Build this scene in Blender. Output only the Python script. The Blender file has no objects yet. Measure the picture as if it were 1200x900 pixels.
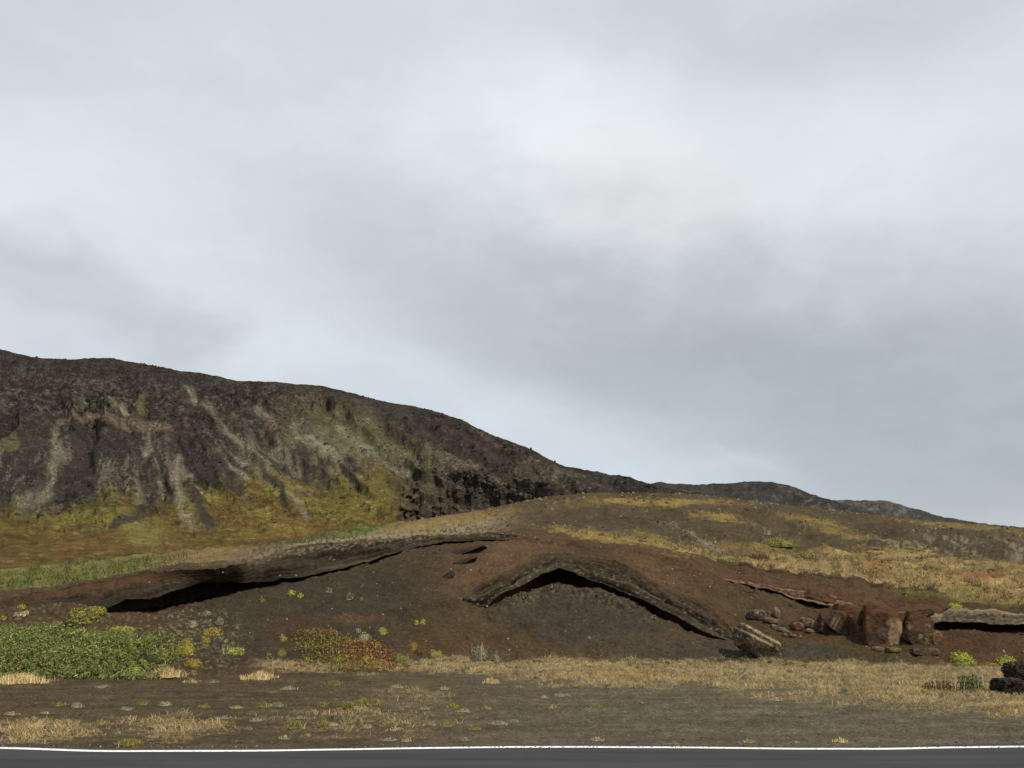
import bpy, bmesh, math
import numpy as np

rng = np.random.default_rng(7)
F = 1000.0; CX, CY = 600.0, 450.0; HH = 1.6
TH = math.atan(0.24); CT, ST = math.cos(TH), math.sin(TH)
scene = bpy.context.scene
COL = scene.collection

# ------------------------------------------------------------------ survey helpers
def unproj(px, py, Y):
    a = (np.asarray(px, float)-CX)/F; b = (CY-np.asarray(py, float))/F
    t = Y/(CT-b*ST)
    return np.stack(np.broadcast_arrays(a*t, Y+0*t, HH+t*(ST+b*CT)), -1)
def proj(P):
    d = P[..., 1]*CT+(P[..., 2]-HH)*ST
    u = -P[..., 1]*ST+(P[..., 2]-HH)*CT
    return CX+F*P[..., 0]/d, CY-F*u/d
def ground_pt(px, Y, z):
    d = Y*CT+(z-HH)*ST
    return np.stack(np.broadcast_arrays((np.asarray(px, float)-CX)/F*d, Y+0*d, z+0*d), -1)

# ------------------------------------------------------------------ noise
_r = np.random.default_rng(3)
PERM = np.concatenate([_r.permutation(256)]*2).astype(np.int32)
ANG = _r.random(256)*2*np.pi
GX, GY = np.cos(ANG).astype(np.float32), np.sin(ANG).astype(np.float32)
G3 = _r.normal(size=(256, 3)).astype(np.float32); G3 /= np.linalg.norm(G3, axis=1)[:, None]
def perlin2(x, y, seed=0):
    x = np.asarray(x, np.float64)+seed*17.31; y = np.asarray(y, np.float64)-seed*9.77
    xi = np.floor(x); yi = np.floor(y)
    xf = (x-xi).astype(np.float32); yf = (y-yi).astype(np.float32)
    xi = xi.astype(np.int64) & 255; yi = yi.astype(np.int64) & 255
    u = xf*xf*xf*(xf*(xf*6-15)+10); v = yf*yf*yf*(yf*(yf*6-15)+10)
    A = PERM[xi]+yi; B = PERM[xi+1]+yi
    h00 = PERM[A & 511 if False else A]; h01 = PERM[A+1 - 512*(A+1 > 511)]; h10 = PERM[B]; h11 = PERM[B+1 - 512*(B+1 > 511)]
    n00 = GX[h00]*xf+GY[h00]*yf; n10 = GX[h10]*(xf-1)+GY[h10]*yf
    n01 = GX[h01]*xf+GY[h01]*(yf-1); n11 = GX[h11]*(xf-1)+GY[h11]*(yf-1)
    a = n00+u*(n10-n00); b = n01+u*(n11-n01)
    return 1.5*(a+v*(b-a))
def perlin3(P, seed=0):
    P = np.asarray(P, np.float64)+seed*13.7
    I = np.floor(P); f = P-I; I = I.astype(np.int64) & 255
    w = f*f*f*(f*(f*6-15)+10)
    out = 0
    for dx in (0, 1):
        for dy in (0, 1):
            for dz in (0, 1):
                h = PERM[(PERM[(PERM[(I[:, 0]+dx) & 255]+I[:, 1]+dy) & 255]+I[:, 2]+dz) & 255]
                g = G3[h]
                dot = g[:, 0]*(f[:, 0]-dx)+g[:, 1]*(f[:, 1]-dy)+g[:, 2]*(f[:, 2]-dz)
                ww = (w[:, 0] if dx else 1-w[:, 0])*(w[:, 1] if dy else 1-w[:, 1])*(w[:, 2] if dz else 1-w[:, 2])
                out = out+ww*dot
    return 1.5*out
def fbm(x, y, o=4, seed=0, gain=.5):
    s = 0; a = 1; f = 1; t = 0
    for i in range(o):
        s = s+a*perlin2(x*f, y*f, seed+i*3); t += a; a *= gain; f *= 2.03
    return s/t*1.3
def fbm3(P, o=4, seed=0, gain=.5):
    s = 0; a = 1; f = 1; t = 0
    for i in range(o):
        s = s+a*perlin3(P*f, seed+i); t += a; a *= gain; f *= 2.03
    return s/t*1.3
def ss(a, b, x):
    t = np.clip((x-a)/(b-a), 0, 1); return t*t*(3-2*t)
def pchip(pts):
    X = np.array([p[0] for p in pts], float); V = np.array([p[1] for p in pts], float)
    h = np.diff(X); d = np.diff(V)/h; m = np.zeros(len(X))
    for i in range(1, len(X)-1):
        if d[i-1]*d[i] > 0:
            w1 = 2*h[i]+h[i-1]; w2 = h[i]+2*h[i-1]; m[i] = (w1+w2)/(w1/d[i-1]+w2/d[i])
    m[0] = d[0]; m[-1] = d[-1]
    def ev(x):
        x = np.clip(np.asarray(x, float), X[0], X[-1])
        i = np.clip(np.searchsorted(X, x)-1, 0, len(h)-1); t = (x-X[i])/h[i]
        return ((2*t**3-3*t**2+1)*V[i]+(t**3-2*t**2+t)*h[i]*m[i]+(-2*t**3+3*t**2)*V[i+1]+(t**3-t**2)*h[i]*m[i+1])
    return ev
def mixc(A, c, m):
    return A+(np.asarray(c, np.float32)-A)*np.asarray(m)[..., None]
def blob(PX, PY, cx, cy, rx, ry, ang=0, soft=.5, n=0):
    c, s = math.cos(math.radians(ang)), math.sin(math.radians(ang))
    dx = PX-cx; dy = PY-cy
    r = np.sqrt(((dx*c+dy*s)/rx)**2+((-dx*s+dy*c)/ry)**2)+n
    return ss(1+soft*.5, 1-soft, r)
def streak(PX, PY, pts, w0, w1, soft=.6, n=0):
    best = np.full(PX.shape, 9.0)
    N = len(pts)-1
    for i in range(N):
        (x0, y0), (x1, y1) = pts[i], pts[i+1]
        L2 = (x1-x0)**2+(y1-y0)**2
        t = np.clip(((PX-x0)*(x1-x0)+(PY-y0)*(y1-y0))/L2, 0, 1)
        w = w0+(w1-w0)*(i+t)/N
        best = np.minimum(best, np.hypot(PX-x0-t*(x1-x0), PY-y0-t*(y1-y0))/w)
    return ss(1+soft*.5, 1-soft, best+n)

# ------------------------------------------------------------------ mesh helpers
def mesh_np(name, V, Fc, mat, cols=None, smooth=False, parent=None):
    V = np.ascontiguousarray(V, np.float32).reshape(-1, 3); Fc = np.ascontiguousarray(Fc, np.int32)
    n = Fc.shape[1]
    me = bpy.data.meshes.new(name)
    me.vertices.add(len(V)); me.vertices.foreach_set('co', V.ravel())
    me.loops.add(Fc.size); me.loops.foreach_set('vertex_index', Fc.ravel())
    me.polygons.add(len(Fc)); me.polygons.foreach_set('loop_start', np.arange(0, Fc.size, n, dtype=np.int32))
    me.polygons.foreach_set('use_smooth', np.full(len(Fc), smooth))
    if cols is not None:
        at = me.color_attributes.new('Col', 'FLOAT_COLOR', 'POINT')
        c = np.ones((len(V), 4), np.float32); c[:, :3] = np.clip(cols, 0.004, .9)
        at.data.foreach_set('color', c.ravel())
    me.update(calc_edges=True)
    me.materials.append(mat)
    o = bpy.data.objects.new(name, me); COL.objects.link(o)
    if parent is not None: o.parent = parent
    return o
def tag(o, label=None, cat=None, group=None, kind=None):
    if label: o['label'] = label
    if cat: o['category'] = cat
    if group: o['group'] = group
    if kind: o['kind'] = kind
    return o

# ------------------------------------------------------------------ materials
def new_mat(name):
    m = bpy.data.materials.new(name); m.use_nodes = True
    nt = m.node_tree; b = nt.nodes['Principled BSDF']
    b.inputs['Roughness'].default_value = .95
    b.inputs['Specular IOR Level'].default_value = .15
    return m, nt, b
def nd(nt, t, **k):
    n = nt.nodes.new(t)
    for a, v in k.items(): setattr(n, a, v)
    return n
def attr_mat(name, scales, var=.35, bump=((10, .02, .5),), rough=1.0, spec=.02, speck=None, two=False):
    """vertex albedo x procedural grain, with bump"""
    m, nt, b = new_mat(name); L = nt.links
    b.inputs['Roughness'].default_value = rough; b.inputs['Specular IOR Level'].default_value = spec
    at = nd(nt, 'ShaderNodeAttribute', attribute_name='Col')
    tc = nd(nt, 'ShaderNodeTexCoord')
    col = at.outputs['Color']
    for i, sc in enumerate(scales):
        no = nd(nt, 'ShaderNodeTexNoise'); no.inputs['Scale'].default_value = sc; no.inputs['Detail'].default_value = 6
        no.inputs['Roughness'].default_value = .65
        L.new(tc.outputs['Object'], no.inputs['Vector'])
        mr = nd(nt, 'ShaderNodeMapRange'); mr.inputs['From Min'].default_value = .3; mr.inputs['From Max'].default_value = .7
        mr.inputs['To Min'].default_value = 1-var; mr.inputs['To Max'].default_value = 1+var
        L.new(no.outputs['Fac'], mr.inputs['Value'])
        mx = nd(nt, 'ShaderNodeMix', data_type='RGBA', blend_type='MULTIPLY'); mx.inputs['Factor'].default_value = 1
        L.new(col, mx.inputs['A']); L.new(mr.outputs['Result'], mx.inputs['B']); col = mx.outputs['Result']
    if speck:
        vo = nd(nt, 'ShaderNodeTexVoronoi'); vo.inputs['Scale'].default_value = speck[0]
        L.new(tc.outputs['Object'], vo.inputs['Vector'])
        sp = nd(nt, 'ShaderNodeSeparateColor'); L.new(vo.outputs['Color'], sp.inputs['Color'])
        gt = nd(nt, 'ShaderNodeMapRange'); gt.inputs['From Min'].default_value = speck[1]; gt.inputs['From Max'].default_value = 1
        gt.inputs['To Min'].default_value = 1; gt.inputs['To Max'].default_value = speck[2]
        L.new(sp.outputs['Red'], gt.inputs['Value'])
        mx = nd(nt, 'ShaderNodeMix', data_type='RGBA', blend_type='MULTIPLY'); mx.inputs['Factor'].default_value = 1
        L.new(col, mx.inputs['A']); L.new(gt.outputs['Result'], mx.inputs['B']); col = mx.outputs['Result']
    L.new(col, b.inputs['Base Color'])
    prev = None
    for sc, dist, st in bump:
        no = nd(nt, 'ShaderNodeTexNoise'); no.inputs['Scale'].default_value = sc; no.inputs['Detail'].default_value = 6
        no.inputs['Roughness'].default_value = .7
        L.new(tc.outputs['Object'], no.inputs['Vector'])
        bp = nd(nt, 'ShaderNodeBump'); bp.inputs['Distance'].default_value = dist; bp.inputs['Strength'].default_value = st
        L.new(no.outputs['Fac'], bp.inputs['Height'])
        if prev is not None: L.new(prev.outputs['Normal'], bp.inputs['Normal'])
        prev = bp
    if prev is not None: L.new(prev.outputs['Normal'], b.inputs['Normal'])
    return m
M_GROUND = attr_mat('scoria_ground', (2.2, 14, 60), .22, ((5, .05, .5), (40, .015, .6)), speck=(38, .9, 1.7))
M_LEDGE = attr_mat('layered_tuff', (5, 30), .22, ((9, .02, .5), (45, .010, .6)))
M_HILL = attr_mat('hill_slopes', (.12, .6, 2.5), .30, ((.5, .6, .6), (2.5, .3, .8)), speck=(1.6, .9, 1.8))
M_ROCK = attr_mat('boulder_stone', (9, 45), .35, ((12, .04, .8), (60, .012, .7)))
def leaf_mat(name, transl=.25):
    m, nt, b = new_mat(name); L = nt.links
    at = nd(nt, 'ShaderNodeAttribute', attribute_name='Col')
    no = nd(nt, 'ShaderNodeTexNoise'); no.inputs['Scale'].default_value = 25
    tc = nd(nt, 'ShaderNodeTexCoord'); L.new(tc.outputs['Object'], no.inputs['Vector'])
    mr = nd(nt, 'ShaderNodeMapRange'); mr.inputs['To Min'].default_value = .7; mr.inputs['To Max'].default_value = 1.3
    L.new(no.outputs['Fac'], mr.inputs['Value'])
    mx = nd(nt, 'ShaderNodeMix', data_type='RGBA', blend_type='MULTIPLY'); mx.inputs['Factor'].default_value = 1
    L.new(at.outputs['Color'], mx.inputs['A']); L.new(mr.outputs['Result'], mx.inputs['B'])
    L.new(mx.outputs['Result'], b.inputs['Base Color'])
    b.inputs['Roughness'].default_value = .8; b.inputs['Specular IOR Level'].default_value = .2
    tr = nd(nt, 'ShaderNodeBsdfTranslucent'); L.new(mx.outputs['Result'], tr.inputs['Color'])
    ms = nd(nt, 'ShaderNodeMixShader'); ms.inputs['Fac'].default_value = transl
    L.new(b.outputs['BSDF'], ms.inputs[1]); L.new(tr.outputs['BSDF'], ms.inputs[2])
    L.new(ms.outputs['Shader'], nt.nodes['Material Output'].inputs['Surface'])
    return m
M_LEAF = leaf_mat('leaves'); M_GRASS = leaf_mat('grass_blades', .2)

# ------------------------------------------------------------------ NEAR GROUND: one lofted sheet
cols = np.concatenate([np.linspace(-700, -30, 110, endpoint=False), np.arange(-30, 1230, 1.05), np.linspace(1230, 1900, 110)])
nc = len(cols)
jit = lambda s, a, fr: a*fbm(cols*fr, 0*cols+s*5.3, 4, s)
def C(*p): return pchip(p)(cols)
toeY = C((-300, 15.5), (0, 15.9), (200, 16.2), (400, 17.3), (600, 18.8), (900, 18.8), (1200, 18.2), (1500, 18))
FApy = C((-200, 748), (0, 745), (200, 740), (300, 735), (450, 722), (535, 710), (560, 711.5), (568, 712.5), (576, 711), (590, 703.5), (620, 692), (655, 684), (680, 688), (700, 692), (730, 701), (760, 716), (800, 735), (830, 748), (850, 752.5), (861, 753), (900, 749), (960, 741), (1000, 736), (1050, 731), (1085, 730), (1093, 738), (1104, 740), (1200, 741), (1500, 742))
LApy = C((-200, 747), (0, 744), (200, 739), (300, 734), (450, 721), (532, 703), (545, 706.5), (560, 710.3), (568, 711), (576, 705), (590, 695), (620, 680.5), (642, 671), (655, 665.5), (665, 669), (680, 674.5), (700, 682), (750, 702), (800, 727), (830, 743), (850, 750.5), (861, 752), (900, 748), (960, 740), (1000, 735), (1050, 730), (1085, 728), (1095, 730), (1104, 728), (1153, 730), (1200, 732), (1500, 736))
TApy = C((-200, 745), (0, 742), (200, 736), (300, 730), (450, 716), (525, 703), (535, 700), (545, 694.5), (560, 686.5), (590, 671.5), (620, 657.5), (640, 648), (668, 648.5), (700, 655), (740, 665), (783, 691), (831, 710), (853, 734), (863, 748), (900, 743), (960, 735), (1000, 728), (1050, 722), (1085, 719), (1102, 719), (1118, 712), (1153, 713), (1200, 720), (1500, 725))
FBpy = C((-200, 722), (0, 711.5), (60, 709.5), (100, 713), (120, 718.5), (175, 719), (200, 714), (240, 705), (270, 696), (287, 692), (300, 689), (355, 679), (430, 661), (505, 640), (560, 637.5), (585, 635.5), (600, 634.5), (640, 638), (700, 645), (760, 652.5), (820, 668), (849, 680.5), (872, 688), (911, 699), (929, 704), (945, 711), (963, 713.5), (975, 712), (991, 713), (1010, 712.5), (1050, 710.5), (1085, 708.5), (1118, 709), (1150, 711.5), (1200, 717), (1500, 722))
LBpy = C((-200, 721), (0, 711), (60, 709), (100, 711), (120, 713), (150, 702), (175, 701), (210, 692), (250, 681), (287, 683), (300, 682), (355, 675.5), (430, 658), (480, 643.5), (510, 636.3), (560, 633.2), (585, 632.5), (600, 633), (640, 637.5), (700, 644.5), (760, 652), (820, 667.5), (849, 679.5), (872, 684.5), (911, 694), (929, 700.5), (945, 703.5), (963, 707.5), (975, 710.5), (991, 712.5), (1010, 712), (1050, 710), (1085, 708), (1118, 708.5), (1150, 711), (1200, 716.5), (1500, 721))
TBpy = C((-200, 716), (0, 702), (75, 690), (125, 682), (200, 669), (250, 665), (300, 657), (330, 646), (405, 636), (505, 629), (575, 627), (600, 628), (640, 632), (700, 641), (760, 650), (820, 665), (849, 678), (872, 680.5), (911, 688), (929, 692), (945, 694), (963, 697), (991, 705), (1010, 707), (1050, 705), (1085, 702), (1118, 706), (1150, 709.5), (1200, 715), (1500, 719))
Cpy = C((-200, 704), (0, 691), (75, 684), (125, 676), (200, 663), (250, 659), (300, 651), (330, 641), (405, 631), (505, 625), (575, 622), (600, 621), (650, 620), (700, 628), (750, 636), (800, 646), (844, 656), (880, 661), (900, 667), (922, 669), (960, 672), (1000, 678), (1040, 688), (1060, 690), (1085, 690), (1120, 700), (1150, 706), (1200, 711), (1500, 716))
MIpy = C((-200, 690), (0, 679), (200, 655), (300, 646), (400, 627), (450, 622), (500, 617), (560, 611), (600, 607), (700, 606), (800, 615), (900, 640), (1000, 650), (1100, 656), (1200, 664), (1500, 680))
BRpy = C((-200, 678), (0, 668), (200, 649), (300, 641), (400, 625), (450, 617), (480, 611), (505, 607), (567, 597), (600, 590), (640, 582.5), (660, 580), (700, 577.5), (760, 577.5), (820, 580), (860, 584), (900, 590), (950, 594), (1000, 600), (1060, 607), (1100, 611), (1150, 615), (1200, 620), (1500, 646))
wA = C((515, 0), (548, 1), (835, 1), (862, 0), (1085, 0), (1105, 1), (1500, 1))
wB = C((40, 0), (70, .6), (140, 1), (555, 1), (590, .3), (610, 0), (846, 0), (866, .8), (980, .8), (1000, 0))
wC = C((835, 0), (850, 1), (1200, 1), (1500, 1))
cA = C((565, 0), (585, .4), (655, 1.3), (750, .9), (830, .5), (854, 0), (1084, 0), (1098, .8), (1150, 1.2), (1500, 1.2))
cB = C((112, 0), (150, .9), (200, 1.5), (280, 1.4), (300, .8), (430, .7), (500, .6), (560, .5), (585, .3), (602, 0), (845, 0), (872, .4), (911, .5), (945, .8), (975, .4), (995, 0))
FAY = C((-200, 18), (0, 18), (200, 18.2), (450, 20), (535, 20.6), (575, 20.9), (655, 22.2), (750, 21.4), (850, 20.4), (900, 20.3), (1000, 20.4), (1085, 20.3), (1150, 20.3), (1200, 20.2), (1500, 20))
FBY = C((-200, 19), (0, 19.1), (120, 19.5), (200, 20), (280, 20.7), (300, 20.9), (430, 23), (505, 24.6), (600, 25.5), (650, 25), (700, 24.6), (760, 24), (849, 22.9), (911, 22.2), (945, 22), (991, 21.8), (1050, 21.6), (1118, 21.4), (1200, 21.2), (1500, 21))
CYY = C((-200, 21), (0, 21.2), (125, 22), (200, 22.8), (300, 23.8), (405, 26), (505, 27.5), (575, 28), (650, 28), (700, 27.5), (760, 26.8), (800, 26.2), (844, 25.5), (922, 24.6), (1000, 23.7), (1060, 23), (1120, 22.5), (1200, 22.2), (1500, 22))
MIY = C((-200, 30), (0, 30), (300, 33), (450, 40), (600, 48), (700, 48), (800, 44), (900, 36), (1000, 34), (1200, 32), (1500, 32))
BRY = C((-200, 45), (0, 45), (300, 50), (450, 58), (600, 75), (700, 88), (850, 95), (1000, 105), (1200, 120), (1500, 120))
# natural raggedness of the ledge outlines
rA = (jit(1, 1.5, .03)+jit(5, .6, .18)+.4*np.round(1.5*fbm(cols*.07, 0*cols+2., 2, 7)))*wA; rB = (jit(2, 1.6, .03)+jit(6, .6, .18)+.5*np.round(1.5*fbm(cols*.06, 0*cols+4., 2, 8)))*wB; rC = jit(3, 4.0, .05)*wC
LAY = FAY+.05; TAY = LAY+.14+.40*wA
LBY = FBY+.05; TBY = LBY+.12+.3*wB-.75*C((180, 0), (225, .9), (280, 1), (300, 0))
LApy = np.minimum(LApy+rA*.5, FApy-.3); TApy = np.minimum(TApy+rA, LApy-.6)
LBpy = np.minimum(LBpy+rB*.4, FBpy-.2); TBpy = np.minimum(TBpy+rB, LBpy-.5)
FBpy = np.minimum(FBpy, TApy-2.0); LBpy = np.minimum(LBpy, FBpy-.2); TBpy = np.minimum(TBpy, LBpy-.4)
C0py = np.minimum(Cpy+rC+2.2*wC, TBpy-.4); C1py = np.minimum(C0py-.2-np.clip(2.2+2.6*fbm(cols*.05, 0*cols+9., 3, 9), .3, 4.5)*wC, TBpy-.8)
off = lambda P, dy, dz: P+np.stack([P[:, 0]/P[:, 1]*dy, dy, dz+0*dy], -1)
R = []
R.append((ground_pt(cols, 3.0, -.05), 1))
R.append((ground_pt(cols, 9.48, -.05), 1))
R.append((ground_pt(cols, 9.66, -.004), 1))
R.append((ground_pt(cols, 12.5, .0), 0))
R.append((ground_pt(cols, toeY, .03), 1))
FA = unproj(cols, FApy, FAY); R.append((FA, 1))
R.append((off(FA, cA, .02*cA), 1))
LA = unproj(cols, LApy, LAY)
gapA = np.maximum(LA[:, 2]-FA[:, 2], .0)
R.append((off(LA, cA*.95, .06*np.minimum(cA, 1)), 1))
R.append((LA, 1))
R.append((unproj(cols, TApy, TAY), 1))
FB = unproj(cols, FBpy, FBY); R.append((FB, 1))
R.append((off(FB, cB, .02*cB), 1))
LB = unproj(cols, LBpy, LBY)
R.append((off(LB, cB*.95, .06*np.minimum(cB, 1)), 1))
R.append((LB, 1))
R.append((unproj(cols, TBpy, TBY), 1))
R.append((unproj(cols, C0py, CYY), 1))
R.append((unproj(cols, C1py, CYY+.04+.12*wC), 1))
R.append((unproj(cols, MIpy, MIY), 0))
BR = unproj(cols, BRpy, BRY); R.append((BR, 1))
right = ss(420, 560, cols)
R.append((off(BR, 14+0*cols, -.3-1.2*right), 0))
R.append((off(BR, 40+0*cols, -3-7*right), 0))
names = 'start roadlip edge verge toe FA FAb LAb LA TA FB FBb LBb LB TB C0 C1 MI BR B1 B2'.split()
ix = {n: i for i, n in enumerate(names)}
subs = [4, 4, 70, 130, 150, 14, 8, 14, 50, 90, 12, 6, 12, 42, 60, 12, 70, 150, 12, 8]
K = np.stack([r[0] for r in R]); sharp = [r[1] for r in R]
segl = np.linalg.norm(np.diff(K, axis=0), axis=2)+1e-4
sec = np.diff(K, axis=0)/segl[..., None]
rows = []; rowt = []
for s in range(len(R)-1):
    m0 = sec[s] if (sharp[s] or s == 0) else (sec[s-1]*segl[s][:, None]+sec[s]*segl[s-1][:, None])/(segl[s]+segl[s-1])[:, None]
    last = s == len(R)-2
    m1 = sec[s] if (last or sharp[s+1]) else (sec[s]*segl[s+1][:, None]+sec[s+1]*segl[s][:, None])/(segl[s]+segl[s+1])[:, None]
    for k in range(subs[s]+(1 if last else 0)):
        t = k/subs[s]
        P = ((2*t**3-3*t**2+1)*K[s]+(t**3-2*t**2+t)*segl[s][:, None]*m0+(-2*t**3+3*t**2)*K[s+1]+(t**3-t**2)*segl[s][:, None]*m1)
        rows.append(P); rowt.append(s+t)
G = np.stack(rows); RT = np.array(rowt)[:, None]+0*cols[None]
nr = len(rows)
X, Yw, Z = G[..., 0], G[..., 1], G[..., 2]
PX = np.broadcast_to(cols[None], X.shape); PY = proj(G)[1]
WA = np.broadcast_to(wA, X.shape); WB = np.broadcast_to(wB, X.shape)
lipA = ((RT >= ix['LAb']) & (RT < ix['TA'])) * (WA > .02)
lipB = ((RT >= ix['LBb']) & (RT < ix['TB'])) * (WB > .02)
tA = np.clip((RT-ix['LA'])/(ix['TA']-ix['LA']), 0, 1); tB = np.clip((RT-ix['LB'])/(ix['TB']-ix['LB']), 0, 1)
# relief
n1 = fbm(X*.35, Yw*.35, 4, 11); n2 = fbm(X*1.7, Yw*1.7+Z*1.7, 4, 12); n3 = fbm(X*8, Yw*8+Z*8, 3, 13)
far = ss(ix['C1'], ix['MI'], RT); bank = ss(ix['toe']-.2, ix['toe']+.3, RT)*(1-far)
verge = ss(ix['edge'], ix['edge']+.4, RT)
edgefade = 1-.8*np.exp(-((RT-ix['BR'])/.25)**2)
amp = verge*(.03*n1+.028*n2+.017*n3) + bank*(.05*n2+.018*n3+.06*n1) + far*(.35*n1+.10*n2)*edgefade
tyre = verge*(1-bank)*(.02*fbm(X*.25, Yw*3.0, 3, 16))
under = np.exp(-((PY-FApy[None]-9)/7.0)**2)*((RT > ix['toe']) & (RT <= ix['FA']))*blob(PX, PY, 690, 700, 140, 40)
amp = amp+tyre+under*(.07+.12*n2+.04*n3)
strA = .055*perlin2(tA*5.2+.2*n1+PX*.002, PX*.012, 21)+.045*perlin2(tA*13, PX*.02, 22)+.03*n3+.05*n2
strB = .05*perlin2(tB*4+.2*n1, PX*.01, 23)+.045*perlin2(tB*11, PX*.018, 24)+.03*n3+.05*n2
blk = lambda t, sd: .11*np.round(2.2*fbm(PX*.055+.6*t, t*1.6+PX*.01, 2, sd))/2.2+.05*np.round(2*fbm(PX*.16, t*4, 2, sd+1))/2
strA = strA+.45*blk(tA, 26); strB = strB+.55*blk(tB, 28)
amp = np.where(lipA > 0, strA*np.sin(np.pi*np.clip(tA, .12, .88))*WA*.9+bank*.03*n2, amp)
amp = np.where(lipB > 0, strB*np.sin(np.pi*np.clip(tB, .12, .88))*WB*.9+bank*.03*n2, amp)
G = G+amp[..., None]*np.array([0, -.55, .83])

# ---- albedo of the ground
V2 = fbm(PX*.02, PY*.05, 4, 31); V3 = fbm(PX*.07, PY*.14, 4, 32); V4 = fbm(PX*.22, PY*.35, 3, 33)
A = np.zeros(X.shape+(3,), np.float32)
BROWN = (.056, .0405, .0275); DKBR = (.037, .0325, .027); GREY = (.040, .0375, .032); RED = (.074, .042, .027); REDM = (.088, .057, .039)
A[:] = BROWN
vg = ss(300, 800, PX)
vergec = np.array((.066, .052, .037))[None, None]*(1-vg[..., None])+np.array((.090, .079, .061))[None, None]*vg[..., None]
vst = fbm(X*.5, Yw*3.2, 4, 34)
vergec = vergec*(1+.30*vst+.18*V3)[..., None]
A = A*0+vergec*(1-ss(ix['toe']-.15, ix['toe']+.15, RT+.25*V3))[..., None]+np.array(BROWN)[None, None]*ss(ix['toe']-.15, ix['toe']+.15, RT+.25*V3)[..., None]
onb = ss(ix['toe']-.1, ix['toe']+.2, RT+.2*V3)
A = mixc(A, DKBR, onb*blob(PX, PY, 380, 715, 170, 60, -12, .6, .2*V2)*.9)
A = mixc(A, (.039, .035, .028), onb*blob(PX, PY, 265, 735, 75, 40, -20, .5, .25*V2)*.8)
A = mixc(A, (.052, .034, .026), onb*blob(PX, PY, 345, 735, 42, 26, 0, .6, .3*V2)*.8)
A = mixc(A, (.075, .046, .030), onb*blob(PX, PY, 415, 725, 32, 7, 0, .6, .4*V3)*.8)
A = mixc(A, REDM, onb*blob(PX, PY, 590, 660, 80, 32, -25, .7, .2*V2))
A = mixc(A, (.082, .053, .037), onb*blob(PX, PY, 770, 672, 60, 14, 28, .7, .3*V2)*.9)
A = mixc(A, RED, onb*blob(PX, PY, 845, 668, 90, 16, 14, .8, .2*V2)*.6)
A = mixc(A, (.078, .043, .028), onb*blob(PX, PY, 1010, 697, 120, 16, 6, .8, .25*V2))
A = mixc(A, (.058, .036, .025), onb*blob(PX, PY, 1160, 757, 110, 20, 0, .5, .15*V2))
A = mixc(A, (.062, .032, .022), onb*blob(PX, PY, 960, 735, 70, 14, -10, .7, .3*V2)*.8)
arch_in = onb*blob(PX, PY, 680, 722, 118, 34, 5, .35, .18*V2)*(RT <= ix['FA']+.5)
A = mixc(A, GREY, arch_in)
A = mixc(A, (.046, .043, .038), onb*blob(PX, PY, 830, 762, 130, 15, 2, .6, .2*V2)*.8)
A = mixc(A, (.040, .040, .037), onb*blob(PX, PY, 955, 764, 42, 6, 0, .5, .2*V2)*.9)
A = mixc(A, (.095, .085, .060), np.clip(under*(.2+1.0*V4+.6*V3), 0, .55))
A = mixc(A, (.050, .030, .020), onb*blob(PX, PY, 620, 733, 8, 7, 0, .6, .3*V3))
# stained soil behind the green strip, mottled plant litter on the left toe
A = mixc(A, (.085, .075, .055), onb*np.clip(ss(.05, .5, V4+V3*.6)*blob(PX, PY, 120, 725, 150, 22, 0, .5), 0, .8))
A = mixc(A, (.15, .125, .075), onb*np.clip(ss(.1, .5, V4+V3*.5)*blob(PX, PY, 230, 752, 60, 40, 0, .5), 0, .5))
# strata tones of the ledges
lay = perlin2(tA*5.2+.2*n1+PX*.002, PX*.012, 21)+.6*perlin2(tA*13, PX*.02, 22)
lca = np.array((.035, .030, .0235))[None, None]*(1+1.0*lay+.25*V4)[..., None]
lca = mixc(lca, (.058, .040, .031), ss(.5, 1., tA)*.6*ss(-.2, .4, V3))
lca = mixc(lca, (.14, .125, .095), ss(.28, .6, V4+.4*V3)*.55)
lca = mixc(lca, (.052, .037, .027), ss(.5, 1.0, tA+.3*V3+.2*V4)*.85*(PX < 900))
lcr = np.array((.085, .070, .055))[None, None]*(1+.7*lay+.6*V4)[..., None]
lca = np.where((PX > 1080)[..., None], mixc(lcr, (.20, .17, .12), ss(.55, .95, tA+.3*V3)*.7), lca)
A = np.where((lipA > 0)[..., None], lca, A)
layb = perlin2(tB*4+.2*n1, PX*.01, 23)+.6*perlin2(tB*11, PX*.018, 24)
lcb = np.array((.035, .029, .023))[None, None]*(1+.85*layb+.25*V4)[..., None]
lcb = mixc(lcb, (.062, .038, .028), ss(.35, .8, tB+.2*V3)*blob(PX, PY, 110, 690, 140, 26, -8, .6))
lcb = mixc(lcb, (.13, .115, .09), ss(.72, 1., tB+.45*V4+.2*V3-.1)*blob(PX, PY, 440, 640, 170, 26, -8, .5)*.8)
lcr = np.array((.11, .075, .055))[None, None]*(1+.7*layb+.7*V4)[..., None]
lcb = np.where((PX > 800)[..., None], lcr, lcb)
A = np.where((lipB > 0)[..., None], lcb, A)
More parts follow.
